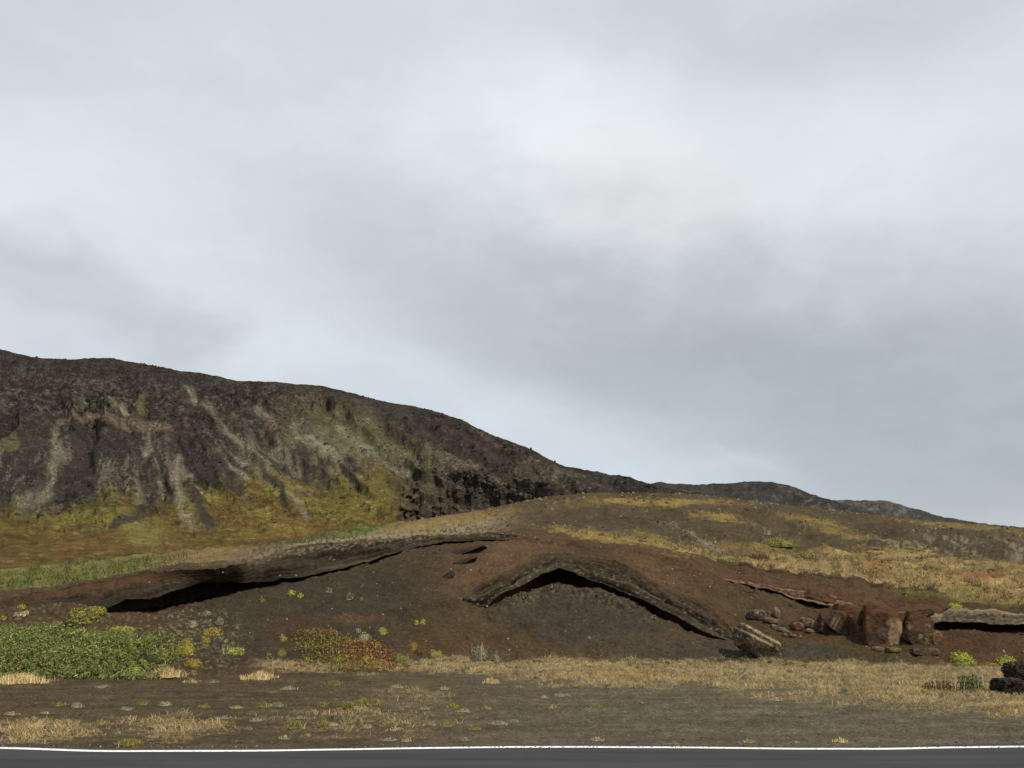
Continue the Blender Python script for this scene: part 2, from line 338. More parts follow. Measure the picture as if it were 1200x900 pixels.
# beyond the lip: terraces, moor, mound
beyond = ss(ix['TB'], ix['TB']+.35, RT)
bc = np.zeros_like(A); bc[:] = (.060, .047, .034)
bc = bc*(1+.25*V2+.25*V3)[..., None]
lm = 1-ss(560, 640, PX)
bc = mixc(bc, (.20, .17, .125), lm*blob(PX, PY-0*PX, 450, 632, 190, 14, -8, .6, .3*V3)*ss(-.3, .3, V4+.2)*.85)
bc = mixc(bc, (.16, .115, .065), lm*ss(320, 250, PX)*ss(ix['C0']-.2, ix['C1']+.2, RT)*.9)
bc = mixc(bc, (.10, .125, .04), lm*ss(230, 130, PX+60*V3)*ss(ix['C0'], ix['C1']+.1, RT)*(.6+.5*V3))
bc = mixc(bc, (.17, .125, .06), blob(PX, PY, 520, 612, 95, 9, -9, .6, .4*V3)*.75)
bc = mixc(bc, (.11, .13, .04), blob(PX, PY, 420, 625, 45, 4, -8, .6, .4*V3)*.8)
grassY = (.20, .155, .062); grassT = (.20, .152, .082); oliv = (.125, .12, .048)
# plateau of dry grass on the right
bc = mixc(bc, (.066, .042, .029), ss(ix['C0']+.05, ix['C0']-.05, RT)*ss(560, 680, PX)*.85)
up = pchip([(640, 616), (700, 624), (760, 633), (800, 640), (840, 651), (900, 652), (950, 650), (1000, 643), (1080, 646), (1120, 654), (1200, 660), (1500, 672)])(cols)[None]+0*PY
plat = ss(-4, 4, PY-up+6*V3+4*V4)*ss(ix['C1']-.4, ix['C1'], RT)*ss(640, 670, PX)
bc = mixc(bc, grassT, plat*(.9+.1*V3))
bc = mixc(bc, (.26, .19, .10), plat*ss(.0, .5, fbm(PX*.012, PY*.16, 4, 41)))
bc = mixc(bc, oliv, plat*ss(.1, .5, fbm(PX*.011, PY*.09, 3, 42))*.8)
bc = mixc(bc, (.17, .095, .045), plat*ss(.1, .5, fbm(PX*.013, PY*.12, 3, 43))*.7)
mound_gr = np.zeros(PX.shape)
for (cx, cy, rx, ry, an, st) in [(775, 589, 92, 4.2, 1, 1), (846, 608, 28, 6, 8, .9), (700, 629, 55, 4, 9, 1), (770, 636, 30, 8, 20, .8), (955, 612, 40, 5, 12, .8), (985, 625, 50, 5, 12, .6), (1130, 618, 70, 4, 5, .8), (880, 645, 60, 5, 5, .6), (690, 592, 40, 4, -3, .4)]:
    mound_gr = np.maximum(mound_gr, st*blob(PX, PY, cx, cy, rx, ry, an, .9, .8*V3+.6*V4+.5*fbm(PX*.03+PY*.05, PY*.3-PX*.08, 3, 45)))
bc = mixc(bc, grassY, mound_gr*.85)
pale = np.zeros(PX.shape)
for (cx, cy, rx, ry, an) in [(815, 632, 45, 10, 28), (1060, 640, 70, 10, 8), (1150, 641, 90, 14, 6), (890, 622, 30, 6, 20)]:
    pale = np.maximum(pale, blob(PX, PY, cx, cy, rx, ry, an, .6))
dg = fbm((PX*.77-PY*.64)*.02+PY*.03, (PX*.3+PY*.8)*.0+(PY-.42*PX)*.20, 4, 44)
bc = mixc(bc, (.20, .185, .145), pale*ss(.05, .5, dg+.6*V4+.4*fbm(PX*.5, PY*.6, 2, 46))*.55)
bc = mixc(bc, (.085, .065, .035), blob(PX, PY, 918, 637, 22, 8, 3, .5, .3*V3)*.8)
A = mixc(A, bc, beyond*(lipB == 0)) if False else np.where((lipB > 0)[..., None], A, A+(bc-A)*beyond[..., None])
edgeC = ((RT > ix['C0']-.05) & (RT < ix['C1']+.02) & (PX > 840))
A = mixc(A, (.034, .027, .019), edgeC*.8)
A = mixc(A, (.095, .090, .038), blob(PX, PY, 1120, 701, 80, 6, 6, .7, .8*V3+.5*V4)*ss(ix['TB'], ix['C0'], RT)*.8)
# straw on the verge
up2 = C((0, 800), (250, 775), (300, 775), (400, 778), (500, 774), (560, 772), (640, 772), (800, 772), (1000, 776), (1200, 784), (1500, 790))
lo2 = C((0, 801), (250, 778), (300, 786), (400, 788), (500, 788), (560, 793), (640, 800), (720, 806), (850, 806), (950, 812), (1050, 826), (1200, 842), (1500, 850))
SN = fbm(PX*.018, PY*.20, 4, 51); SN2 = fbm(PX*.06, PY*.3, 3, 52)
straw = ss(-3, 4, PY-up2[None]+7*SN)*ss(3, -6, PY-lo2[None]+10*SN)*ss(280, 320, PX)
lowl = np.maximum(blob(PX, PY, 45, 858, 75, 16, 0, .6, .7*SN+.7*SN2), .8*blob(PX, PY, 200, 852, 70, 14, 0, .7, .9*SN+.9*SN2))
lowl = np.maximum(lowl, .55*blob(PX, PY, 420, 845, 130, 22, 0, .8, 1.0*SN+1.3*SN2+.2))
bandr = np.maximum(.45*blob(PX, PY, 960, 820, 110, 6, 4, .8, .7*SN), .35*blob(PX, PY, 480, 815, 60, 12, 0, .8, .8*SN))
STRAW = np.clip(np.maximum(np.maximum(straw, lowl), bandr), 0, 1)*(RT < ix['toe']+.5)*(RT > ix['edge']+.02)*(.12+.88*ss(-.55, .05, SN2+.7*V4+.5*fbm(X*1.3, Yw*1.3, 3, 53)))
A = mixc(A, (.27, .215, .135), STRAW*np.clip(.62+.55*SN2+.3*V4, 0, 1))
A = A*(1+.10*V4)[..., None]*np.array((1.02, .99, .87), np.float32)
lum = A.mean(-1, keepdims=True); A = np.maximum(lum+(A-lum)*1.04, .006)
idx = np.arange(nr*nc).reshape(nr, nc)
Q = np.stack([idx[:-1, :-1], idx[:-1, 1:], idx[1:, 1:], idx[1:, :-1]], -1)
Vg = G.reshape(-1, 3); Ag = A.reshape(-1, 3)
ledgeface = np.zeros(Q.shape[:2], np.int8)
rt0 = RT[:-1, :-1]; px0 = PX[:-1, :-1]
mA = (rt0 >= ix['LAb']) & (rt0 < ix['TA']) & (WA[:-1, :-1] > .02)
mB = (rt0 >= ix['LBb']) & (rt0 < ix['TB']) & (WB[:-1, :-1] > .02)
ledgeface[mA & (px0 < 900)] = 1; ledgeface[mA & (px0 > 1000)] = 2
ledgeface[mB & (px0 < 640)] = 3; ledgeface[mB & (px0 > 800)] = 4
ground = mesh_np('ground', Vg, Q[ledgeface == 0].reshape(-1, 4), M_GROUND, Ag, True); tag(ground, kind='structure')
def sub_obj(name, code):
    q = Q[ledgeface == code].reshape(-1, 4); u, inv = np.unique(q, return_inverse=True)
    return mesh_np(name, Vg[u], inv.reshape(-1, 4), M_LEDGE, Ag[u], True)
tag(sub_obj('rock_ledge', 1), 'arched band of layered dark rock like a peaked roof over a black hollow mid-bank', 'rock ledge')
tag(sub_obj('rock_ledge', 2), 'flat pale-topped rock ledge over a dark slot at the far right of the bank', 'rock ledge')
tag(sub_obj('rock_ledge', 3), 'long dark overhanging ledge sloping down left towards the green shrubs', 'rock ledge')
tag(sub_obj('rock_ledge', 4), 'thin broken reddish ledge with a crack beneath it, above the brown blocks', 'rock ledge')
# big sheet to the horizon
M_BASE = attr_mat('plain_gravel', (.5, 4), .3, ((4, .05, .5),))
s = 6000
bv = np.array([[-s, -s, -.09], [s, -s, -.09], [s, s, -.09], [-s, s, -.09]])
tag(mesh_np('terrain', bv, np.array([[0, 1, 2, 3]]), M_BASE, np.tile((.06, .05, .04), (4, 1))), kind='structure')

# ------------------------------------------------------------------ ROAD
mr_, nt, b = new_mat('asphalt'); L = nt.links
tc = nd(nt, 'ShaderNodeTexCoord'); n_a = nd(nt, 'ShaderNodeTexNoise'); n_a.inputs['Scale'].default_value = 120; n_a.inputs['Detail'].default_value = 4
mp = nd(nt, 'ShaderNodeMapping'); mp.inputs['Scale'].default_value = (.12, 1.6, 1); n_b = nd(nt, 'ShaderNodeTexNoise'); n_b.inputs['Scale'].default_value = 2.5; n_b.inputs['Detail'].default_value = 5
L.new(tc.outputs['Object'], n_a.inputs['Vector']); L.new(tc.outputs['Object'], mp.inputs['Vector']); L.new(mp.outputs['Vector'], n_b.inputs['Vector'])
ad = nd(nt, 'ShaderNodeMath', operation='ADD'); L.new(n_a.outputs['Fac'], ad.inputs[0]); L.new(n_b.outputs['Fac'], ad.inputs[1])
cr = nd(nt, 'ShaderNodeValToRGB'); cr.color_ramp.elements[0].position = .62; cr.color_ramp.elements[0].color = (.030, .031, .033, 1); cr.color_ramp.elements[1].position = 1.35 if False else 1.0; cr.color_ramp.elements[1].color = (.062, .063, .065, 1)
hv = nd(nt, 'ShaderNodeMath', operation='MULTIPLY'); hv.inputs[1].default_value = .8; L.new(ad.outputs[0], hv.inputs[0])
L.new(hv.outputs[0], cr.inputs['Fac']); L.new(cr.outputs['Color'], b.inputs['Base Color'])
bp = nd(nt, 'ShaderNodeBump'); bp.inputs['Distance'].default_value = .006; L.new(n_a.outputs['Fac'], bp.inputs['Height']); L.new(bp.outputs['Normal'], b.inputs['Normal'])
b.inputs['Roughness'].default_value = .85
def strip(name, xs, y0, y1, z, mat):
    n = len(xs); V = np.zeros((2*n, 3)); V[:n, 0] = xs; V[n:, 0] = xs; V[:n, 1] = y0; V[n:, 1] = y1; V[:, 2] = z
    i = np.arange(n-1); return mesh_np(name, V, np.stack([i, i+1, n+i+1, n+i], -1), mat)
xs = np.linspace(-400, 400, 8001)
lc = 9.39+pchip([(-9, .0), (-5.5, .055), (-3.97, -.13), (-2.77, -.11), (-1.66, -.03), (-.74, .055), (.37, .11), (1.84, .07), (3.04, 0), (3.7, 0), (4.6, .08), (5.5, .13), (9, .0)])(xs)+.008*fbm(xs*1.3, xs*0, 3, 63)
edge = lc+.17+.035*fbm(xs*1.1, xs*0, 3, 61)+.02*fbm(xs*7, xs*0, 3, 62)
tag(strip('road', xs, 1.2+0*xs, edge, .0, mr_), kind='structure')
mw, nt, b = new_mat('road_paint'); L = nt.links
tc = nd(nt, 'ShaderNodeTexCoord'); no = nd(nt, 'ShaderNodeTexNoise'); no.inputs['Scale'].default_value = 30; no.inputs['Detail'].default_value = 6; L.new(tc.outputs['Object'], no.inputs['Vector'])
cr = nd(nt, 'ShaderNodeValToRGB'); cr.color_ramp.elements[0].position = .33; cr.color_ramp.elements[0].color = (.25, .25, .25, 1); cr.color_ramp.elements[1].position = .44; cr.color_ramp.elements[1].color = (.82, .82, .82, 1)
L.new(no.outputs['Fac'], cr.inputs['Fac']); L.new(cr.outputs['Color'], b.inputs['Base Color'])
tag(strip('road_marking', xs, lc-.045, lc+.045, .004, mw), kind='structure')
tag(strip('road_marking', xs, 1.5+0*xs, 1.62+0*xs, .004, mw), kind='structure')

# ------------------------------------------------------------------ MOUNTAIN AND FAR HILLS
def hill(name, cols, sky_pts, base_py, Yf, nrow, colour, relief, back):
    nc = len(cols)
    sky = pchip(sky_pts)(cols)+.9*fbm(cols*.12, cols*0, 4, 71)*1.0
    v = np.linspace(0, 1, nrow)[:, None]
    base = base_py(cols)[None] if callable(base_py) else base_py
    PY = base+(sky[None]-base)*v; PX = np.broadcast_to(cols[None], PY.shape).copy()
    Y = Yf(PX, PY, sky[None])
    P = unproj(PX, PY, Y)
    P = relief(P, PX, PY, v)
    bk = P[-1]; ex = []
    for d, z in back: ex.append(bk+np.stack([bk[:, 0]/bk[:, 1]*d, d+0*cols, z+0*cols], -1))
    Cc = colour(PX, PY, sky[None], v)
    P = np.concatenate([P, np.stack(ex)]); Cc = np.concatenate([Cc, np.repeat(Cc[-1:], len(ex), 0)])
    nrow = len(P); i = np.arange(nrow*nc).reshape(nrow, nc)
    Qh = np.stack([i[:-1, :-1], i[:-1, 1:], i[1:, 1:], i[1:, :-1]], -1).reshape(-1, 4)
    return tag(mesh_np(name, P, Qh, M_HILL, Cc.reshape(-1, 3), True), kind='structure')
ftab = pchip([(300, 480), (380, 345), (410, 320), (450, 278), (500, 238), (560, 197), (600, 160), (640, 108), (668, 60), (700, 38), (720, 32)])
CLT = pchip([(440, 585), (470, 563), (490, 557), (520, 556), (560, 558), (600, 560), (640, 566), (700, 572)])
def mY(PX, PY, sky):
    top = CLT(PX)+3*fbm(PX*.06, PY*0, 3, 81)
    w = ss(450, 495, PX+10*fbm(PX*.05, PY*.06, 3, 103))*ss(655, 632, PX)
    Yn = ftab(PY)
    dep = np.maximum(PY-top, 0)
    Yc = ftab(top)-.15*dep
    return Yn+(np.where(dep > 0, Yc, Yn)-Yn)*w
def cliffmask(PX, PY):
    top = CLT(PX)+3*fbm(PX*.06, PY*0, 3, 81)
    return ss(452, 490, PX+22*fbm(PX*.05, PY*.06, 3, 103))*ss(655, 632, PX)*ss(-1, 2, PY-top)
def flow(PX, PY):
    """coordinate across the fall line: gullies splay outwards below the crags"""
    return PX-(PX-170)*ss(470, 640, PY)*.28-.55*(PY-520)*ss(150, 300, PX)+.25*(PY-520)*ss(120, 20, PX)
def m_relief(P, PX, PY, v):
    u = flow(PX, PY)
    gul = 1-np.abs(fbm(u*.020+.25*fbm(PX*.03, PY*.03, 3, 89), PY*.006, 2, 82))*2
    band = ss(440, 490, PY)*ss(640, 560, PY)
    rough = fbm(PX*.07, PY*.09, 5, 83, .6)
    crag = np.maximum(np.maximum(blob(PX, PY, 130, 485, 75, 22, 8), blob(PX, PY, 295, 470, 38, 14, 12)), blob(PX, PY, 380, 480, 60, 18, 10))
    cl = cliffmask(PX, PY)
    right = blob(PX, PY, 620, 560, 150, 30, 20)
    d = 2.3*gul*band+.8*rough*(1-.7*ss(600, 660, PY))+1.8*fbm(PX*.025, PY*.03, 3, 90)*(1-ss(600, 660, PY))+crag*(2.0*fbm(PX*.06, PY*.08, 3, 84)+.8)+right*1.0*fbm(PX*.04-PY*.03, PY*.16, 3, 85)
    
    d = d*ss(700, 650, PY)*(1-.75*ss(.93, 1, v))
    dc = cl*(3.6*fbm(PX*.03, PY*.03, 3, 86, .45)+.35*fbm(PX*.07, PY*.07, 3, 87)+.16*fbm(PX*.03, PY*.30, 2, 88))
    P = P+d[..., None]*np.array([0, -.8, .6]); P[..., 1] -= dc
    return P
def m_col(PX, PY, sky, v):
    wx = PX+6*fbm(PX*.04, PY*.04, 3, 91); wy = PY+4*fbm(PX*.04, PY*.05, 3, 92)
    u = flow(wx, wy)
    S1 = fbm(u*.055, PY*.011, 5, 93, .55); S2 = fbm(u*.16, PY*.03, 4, 94, .6); N3 = fbm(PX*.45, PY*.5, 2, 102)
    N1 = fbm(PX*.035, PY*.05, 5, 95, .6); N2 = fbm(PX*.14, PY*.17, 4, 96, .6)
    A = np.zeros(PX.shape+(3,), np.float32); A[:] = (.030, .027, .0235)
    A = A*(1+.35*N1+.18*S2+.30*N2+.25*N3)[..., None]
    # paler lichen-grey faces, stretched down the fall line
    A = mixc(A, (.085, .076, .060), ss(.15, .6, S1+.5*N2)*ss(445, 500, PY)*.4)
    A = mixc(A, (.075, .068, .053), ss(.1, .6, N1*.8+N2*.7)*ss(-2, 40, PY-sky)*ss(540, 480, PY)*.42)
    A = mixc(A, (.036, .032, .029), blob(wx, wy, 85, 540, 110, 42, 0, .6, .3*S1)*.85)
    A = mixc(A, (.036, .031, .028), blob(wx, wy, 190, 530, 60, 40, 20, .6, .4*S1)*.6)
    mott = ss(.05, .30, N2+.55*N3+.35*N1)
    cr_ = np.maximum(blob(wx, wy, 110, 470, 150, 34, 8, .7, .3*N1), blob(wx, wy, 330, 485, 110, 40, 18, .7, .4*N1))
    A = mixc(A, (.098, .089, .069), mott*cr_*.38)
    A = mixc(A, (.020, .018, .017), ss(.2, .45, -N2+.3*N3-.2*N1)*cr_*.4)
    # olive and tan slopes to the right of the crags
    A = mixc(A, (.100, .092, .048), blob(wx, wy, 425, 525, 85, 40, 25, .7, .8*N1+.6*N2+.4*N3)*.75)
    A = mixc(A, (.12, .108, .078), blob(wx, wy, 375, 540, 60, 30, 20, .7, .9*N2+.6*S2+.4*N3)*.55)
    A = mixc(A, (.125, .110, .080), blob(wx, wy, 560, 552, 130, 15, 9, .6, .9*N2+.4*N3)*.55)
    A = mixc(A, (.040, .035, .031), blob(wx, wy, 520, 515, 130, 16, 24, .6, .3*N1)*.8)
    # moor at the foot
    lowline = pchip([(-600, 585), (0, 592), (60, 600), (120, 585), (180, 590), (230, 580), (290, 560), (340, 560), (380, 566), (440, 556), (480, 560), (560, 600), (760, 660)])(PX)
    moor = ss(-12, 18, PY-lowline+22*S1+10*N2)
    mc = np.zeros_like(A); mc[:] = (.095, .070, .029)
    mc = mixc(mc, (.125, .115, .034), ss(-.1, .4, fbm(PX*.02, PY*.05, 4, 97)+.3*N2)*ss(660, 590, PY))
    mc = mixc(mc, (.125, .072, .030), ss(.05, .5, fbm(PX*.012, PY*.07, 4, 98))*ss(585, 640, PY)*.8)
    mc = mixc(mc, (.060, .047, .024), ss(.1, .5, fbm(PX*.03, PY*.12, 4, 99))*.8)
    mc = mixc(mc, (.18, .15, .095), ss(.25, .6, fbm(PX*.05, PY*.35, 4, 100))*ss(590, 630, PY)*.7)
    mc = mixc(mc, (.15, .14, .055), blob(wx, wy, 165, 622, 40, 16, 25, .7, .9*N2+.5*N3)*.8)
    mc = mixc(mc, (.112, .104, .038), blob(wx, wy, 435, 583, 50, 14, 0, .7, .6*N2)*.8)
    A = mixc(A, mc*np.array((.98, .95, .85), np.float32), moor)
    A = mixc(A, (.135, .122, .092), ss(.18, .6, S1*.8+.7*S2+.3*N3)*ss(495, 530, PY)*ss(618, 580, PY)*ss(480, 380, PX)*.5)
    pl = [([(62, 500), (70, 530), (60, 565), (45, 590), (22, 590)], 5, 15), ([(180, 512), (176, 530), (170, 538)], 4, 7), ([(216, 535), (206, 565), (212, 598), (226, 610)], 5, 8),
          ([(160, 565), (167, 590)], 3, 6), ([(238, 472), (262, 502), (288, 526), (308, 552)], 5, 9), ([(256, 535), (274, 553), (288, 568)], 3, 5), ([(271, 537), (288, 552)], 3, 5),
          ([(345, 505), (352, 528)], 7, 9), ([(368, 518), (390, 545)], 6, 10), ([(334, 580), (360, 606)], 4, 6), ([(185, 545), (186, 575)], 3, 4), ([(320, 530), (345, 552)], 6, 12), ([(220, 455), (226, 470)], 5, 7),
          ([(120, 470), (150, 488)], 3, 5), ([(395, 500), (430, 530)], 6, 9), ([(450, 545), (480, 556)], 5, 8), ([(300, 480), (325, 505)], 5, 8)]
    for p, a, b_ in pl:
        A = mixc(A, (.19, .172, .130), streak(wx, wy, p, a*.72, b_*.85, 1.2, .6*N2+1.25*S2+.6*N3)*(.58+.4*N3))
    A = mixc(A, (.13, .13, .05), streak(wx, wy, [(165, 462), (166, 490)], 4, 6, .9, .9*N2+.5*N3)*.5)
    A = mixc(A, (.13, .125, .045), streak(wx, wy, [(17, 520), (18, 528)], 6, 6, .9, .9*N2+.5*N3)*.45)
    A = mixc(A, (.115, .088, .070), streak(wx, wy, [(68, 490), (110, 490), (132, 498), (165, 505), (200, 508)], 5, 5, .8, .5*N2)*.8)
    A = mixc(A, (.10, .066, .052), blob(wx, wy, 318, 505, 8, 14, 0, .7, .4*N2)*.8)
    dk = [([(182, 560), (176, 590), (160, 608), (133, 618)], 7, 5), ([(222, 570), (232, 595), (246, 614)], 7, 9), ([(258, 545), (276, 575), (281, 584)], 8, 4), ([(355, 535), (362, 565)], 9, 5), ([(374, 545), (383, 566)], 6, 4), ([(410, 545), (420, 572)], 7, 4),
          ([(75, 560), (68, 575)], 4, 3), ([(300, 545), (330, 580), (334, 598)], 6, 4)]
    for p, a, b_ in dk:
        A = mixc(A, (.038, .033, .030), streak(wx, wy, p, a, b_, .7, .5*N2)*.9)
    cg = np.maximum(blob(wx, wy, 290, 468, 30, 7, 10, .6, .5*N2), blob(wx, wy, 160, 462, 9, 6, 0, .6, .5*N2))
    A = mixc(A, (.018, .016, .015), cg*.9)
    cl = cliffmask(PX, PY)
    A = mixc(A, (.052, .045, .038), cl*(.9-.4*ss(.1, .5, N2)))
    A = mixc(A, (.13, .105, .08), cl*ss(.1, .5, fbm(PX*.04, PY*.20, 4, 101))*.45)
    return A*(1+.18*N2+.18*N3)[..., None]*np.array((1, .985, .92), np.float32)
mcols = np.concatenate([np.linspace(-800, -20, 200, endpoint=False), np.arange(-20, 860, .85)])
msky = [(-800, 470), (-500, 400), (-300, 385), (-100, 398), (0, 409), (20, 414), (50, 420), (80, 421), (130, 419.5), (160, 425), (200, 432), (250, 440), (280, 446), (320, 448), (380, 453), (400, 458), (450, 470), (500, 481), (540, 493), (560, 503), (600, 520), (630, 531), (640, 538), (660, 546), (675, 549), (700, 555), (722, 558.5), (732, 558.5), (745, 562), (765, 567), (800, 574), (860, 590)]
hill('mountain', mcols, msky, 712.0, mY, 360, m_col, m_relief, [(25, 1), (80, -8), (300, -90)])

def fY(c0, c1, Y0, Y1):
    return lambda PX, PY, sky: Y0+(Y1-Y0)*np.clip((c0-PY)/(c0-sky), 0, 1)
def f_relief(a, s):
    def r(P, PX, PY, v):
        d = a*fbm(PX*.06, PY*.10, 5, s, .6)*(1-.7*ss(.9, 1, v))
        return P+d[..., None]*np.array([0, -.7, .7])
    return r
def f_col1(PX, PY, sky, v):
    N1 = fbm(PX*.03, PY*.06, 4, 111); N2 = fbm(PX*.12, PY*.2, 4, 112)
    A = np.zeros(PX.shape+(3,), np.float32); A[:] = (.038, .035, .033); A = A*(1+.3*N1+.3*N2)[..., None]
    A = mixc(A, (.085, .082, .065), ss(.05, .5, N1+.5*N2)*ss(6, 22, PY-sky)*.7)
    A = mixc(A, (.10, .092, .07), ss(0, .4, N2)*blob(PX, PY, 950, 586, 35, 6, 22)*.8)
    return A
def f_col2(PX, PY, sky, v):
    N1 = fbm(PX*.03, PY*.06, 4, 113); N2 = fbm(PX*.12, PY*.16, 4, 114)
    A = np.zeros(PX.shape+(3,), np.float32); A[:] = (.060, .058, .050); A = A*(1+.35*N1+.5*N2)[..., None]
    A = mixc(A, (.10, .095, .072), ss(.0, .4, N2+.3*N1)*blob(PX, PY, 1010, 598, 70, 12, 4)*.7)
    A = mixc(A, (.040, .039, .040), ss(1055, 1085, PX+.0*PY)*ss(10, 5, PY-sky)*.9)
    A = mixc(A, (.024, .023, .022), ss(.2, .5, fbm(PX*.16, PY*.08, 3, 115))*blob(PX, PY, 1020, 597, 45, 8)*.8)
    return A
c1 = np.arange(600, 1130, 1.0); c2 = np.concatenate([np.arange(860, 1260, 1.0), np.linspace(1260, 1900, 150)])
hill('hill', c1, [(600, 590), (700, 570), (745, 566), (760, 567), (775, 564.5), (790, 567), (815, 567.5), (850, 566), (890, 564), (910, 566), (930, 570.5), (960, 582), (985, 589), (1030, 602), (1130, 630)], 650.0, fY(650, 0, 190, 330), 110, f_col1, f_relief(1.6, 121), [(30, 0), (120, -15), (300, -60)])
hill('ridge', c2, [(860, 620), (930, 596), (960, 588), (975, 586), (1010, 586), (1035, 586.5), (1048, 589), (1060, 593), (1080, 598), (1100, 604), (1120, 608), (1160, 614), (1200, 618), (1300, 630), (1500, 652), (1900, 668)], 660.0, fY(660, 0, 230, 400), 110, f_col2, f_relief(1.8, 122), [(30, 0), (120, -15), (300, -60)])

# ------------------------------------------------------------------ ray helper onto the near ground
bpy.context.view_layer.update()
from mathutils import Vector
LEDGES = [o for o in bpy.data.objects if o.name.startswith('rock_ledge')]
def hit(px, py, up=None):
    d = unproj(px, py, 10.0)-np.array([0, 0, HH]); d = Vector(d).normalized()
    best = None
    for o in [ground]+LEDGES:
        ok, loc, nrm, _ = o.ray_cast(Vector((0, 0, HH)), d)
        if ok and (best is None or (loc-Vector((0, 0, HH))).length < best): best = (loc-Vector((0, 0, HH))).length; res = np.array(loc)
    return res if best is not None else unproj(px, py, 20.)
def mpp(P):  # metres per pixel at a point
    return (P[1]*CT+(P[2]-HH)*ST)/F

# ------------------------------------------------------------------ BOULDERS
def ico(sub):
    bm = bmesh.new(); bmesh.ops.create_icosphere(bm, subdivisions=sub, radius=1)
    V = np.array([v.co[:] for v in bm.verts]); Fc = np.array([[v.index for v in f.verts] for f in bm.faces]); bm.free()
    return V, Fc
ICO = {k: ico(k) for k in (3, 5, 6)}
def rotm(rx, ry, rz):
    from mathutils import Euler
    return np.array(Euler([math.radians(a) for a in (rx, ry, rz)]).to_matrix())
def boulder(px, py, w, h, label, base, band=None, lichen=None, tilt=0, depth=.8, strata=0, seed=0, rough=.07, sub=5, cat='boulder', name='boulder', sink=.15, facets=11, moss=None, group=None, yaw=0, back=.3, soil=None, stripes=None, pale=None, ridged=0, round_=0.):
    """px,py = foot point in the survey, w/h in survey pixels"""
    P = hit(px, py); m = mpp(P); W, H = w*m, h*m
    r = np.random.default_rng(1000+seed); V, Fc = ICO[sub]
    n = np.concatenate([np.array([[1, 0, 0], [-1, 0, 0], [0, 1, 0], [0, -1, 0], [0, 0, 1], [0, 0, -1]])+r.normal(size=(6, 3))*.16, r.normal(size=(facets-6, 3))])
    n /= np.linalg.norm(n, axis=1)[:, None]; hh = np.concatenate([r.uniform(.86, .98, 6), r.uniform(.9, 1.15, facets-6)])
    rad = np.min(np.where(V@n.T > .05, hh/np.maximum(V@n.T, .05), 9), axis=1); rad = np.minimum(rad, 1.32)
    p = V*((1-round_)*rad+round_*.95)[:, None]
    p = p+V*(rough*fbm3(p*1.6, 5, seed, .55))[:, None]
    if ridged: p = p+V*(ridged*(.5-np.abs(fbm3(p*2.6, 5, seed+30, .6))*1.6))[:, None]
    lay = 0*rad
    if strata:
        s_ = p[:, 2]*strata+.25*fbm3(p*1.5, 3, seed+5)
        lay = perlin2(s_*1.0, p[:, 0]*.25+p[:, 1]*.25, seed)
        lay2 = perlin2(s_*2.7, p[:, 0]*.4, seed+4)
        p = p+V*(.014*lay+.010*lay2)[:, None]; lay = lay+.6*lay2
    c = np.tile(np.array(base, float), (len(V), 1))*(1+.35*fbm3(p*3, 4, seed+2))[:, None]
    if band is not None: c = mixc(c, band, ss(.05, .4, lay)*.9)
    if stripes is not None:
        st = p[:, 2]+.10*fbm3(p*2.2, 3, seed+21)
        for a_, b_ in stripes: c = mixc(c, (.27, .225, .16), ss(a_-.04, a_+.02, st)*ss(b_+.04, b_-.02, st)*ss(-.35, .1, fbm3(p*6, 3, seed+22)+.12))
        c = mixc(c, (.25, .215, .16), ss(.25, .45, fbm3(p*11, 2, seed+23)+.2*ss(.75, .95, np.abs(p[:, 0])))*.55)
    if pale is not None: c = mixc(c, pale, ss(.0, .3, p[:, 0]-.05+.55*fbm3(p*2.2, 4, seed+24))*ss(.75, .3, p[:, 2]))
    p = p*np.array([W/2, depth*W/2, H/2])
    p = p@rotm(0, tilt, yaw).T
    up = p[:, 2]/H
    if lichen is not None: c = mixc(c, lichen, ss(.12, .5, fbm3(p*(5/max(H, .2)), 4, seed+8)+.3*up)*.85)
    if soil is not None: c = mixc(c, soil, ss(.10, .34, up+.22*fbm3(p*4, 3, seed+11)))
    if moss is not None: c = mixc(c, moss, ss(.1, .4, fbm3(p*(3/max(H, .2)), 3, seed+9)+.5*up-.1)*.9)
    z0 = p[:, 2].min(); Hh = p[:, 2].max()-z0
    p[:, 2] += -z0-sink*Hh; p[:, 1] += depth*W*back
    c = c*np.array((1.06, .97, .84))
    o = mesh_np(name, p, Fc, M_ROCK, c, True); o.location = P
    return tag(o, label, cat, group)
boulder(890, 769, 50, 30, 'dark striped slab-like boulder with pale bands tilting down right, below the reddish crack', (.040, .033, .027), None, None, tilt=28, seed=1, depth=.6, sub=6, sink=.14, facets=7, rough=.07, round_=.12, stripes=((.22, .36), (.66, .84)))
boulder(893, 726, 27, 12, 'low dark lichen-flecked rock half buried just above the striped slab', (.05, .036, .032), None, (.22, .20, .15), tilt=4, seed=2)
boulder(911, 725, 8, 14, 'small upright pale stone touching the low dark rock', (.12, .10, .075), None, (.26, .23, .17), seed=3, sub=3, cat='stone', name='stone')
boulder(905, 731, 16, 7, 'pale flat stone right under the low dark rock', (.09, .075, .055), None, (.24, .21, .16), tilt=10, seed=4, sub=3, cat='stone', name='stone')
for i, (a, b_, w, h) in enumerate([(908, 737, 8, 6), (917, 741, 9, 6), (924, 744, 8, 5), (930, 747, 9, 4), (921, 746, 6, 4)]):
    boulder(a, b_, w, h, 'small whitish lichen-covered stone in the short trail right of the striped slab', (.10, .085, .065), None, (.30, .27, .21), tilt=15, seed=10+i, sub=3, cat='stone', name='stone', group='pale stones beside the striped slab')
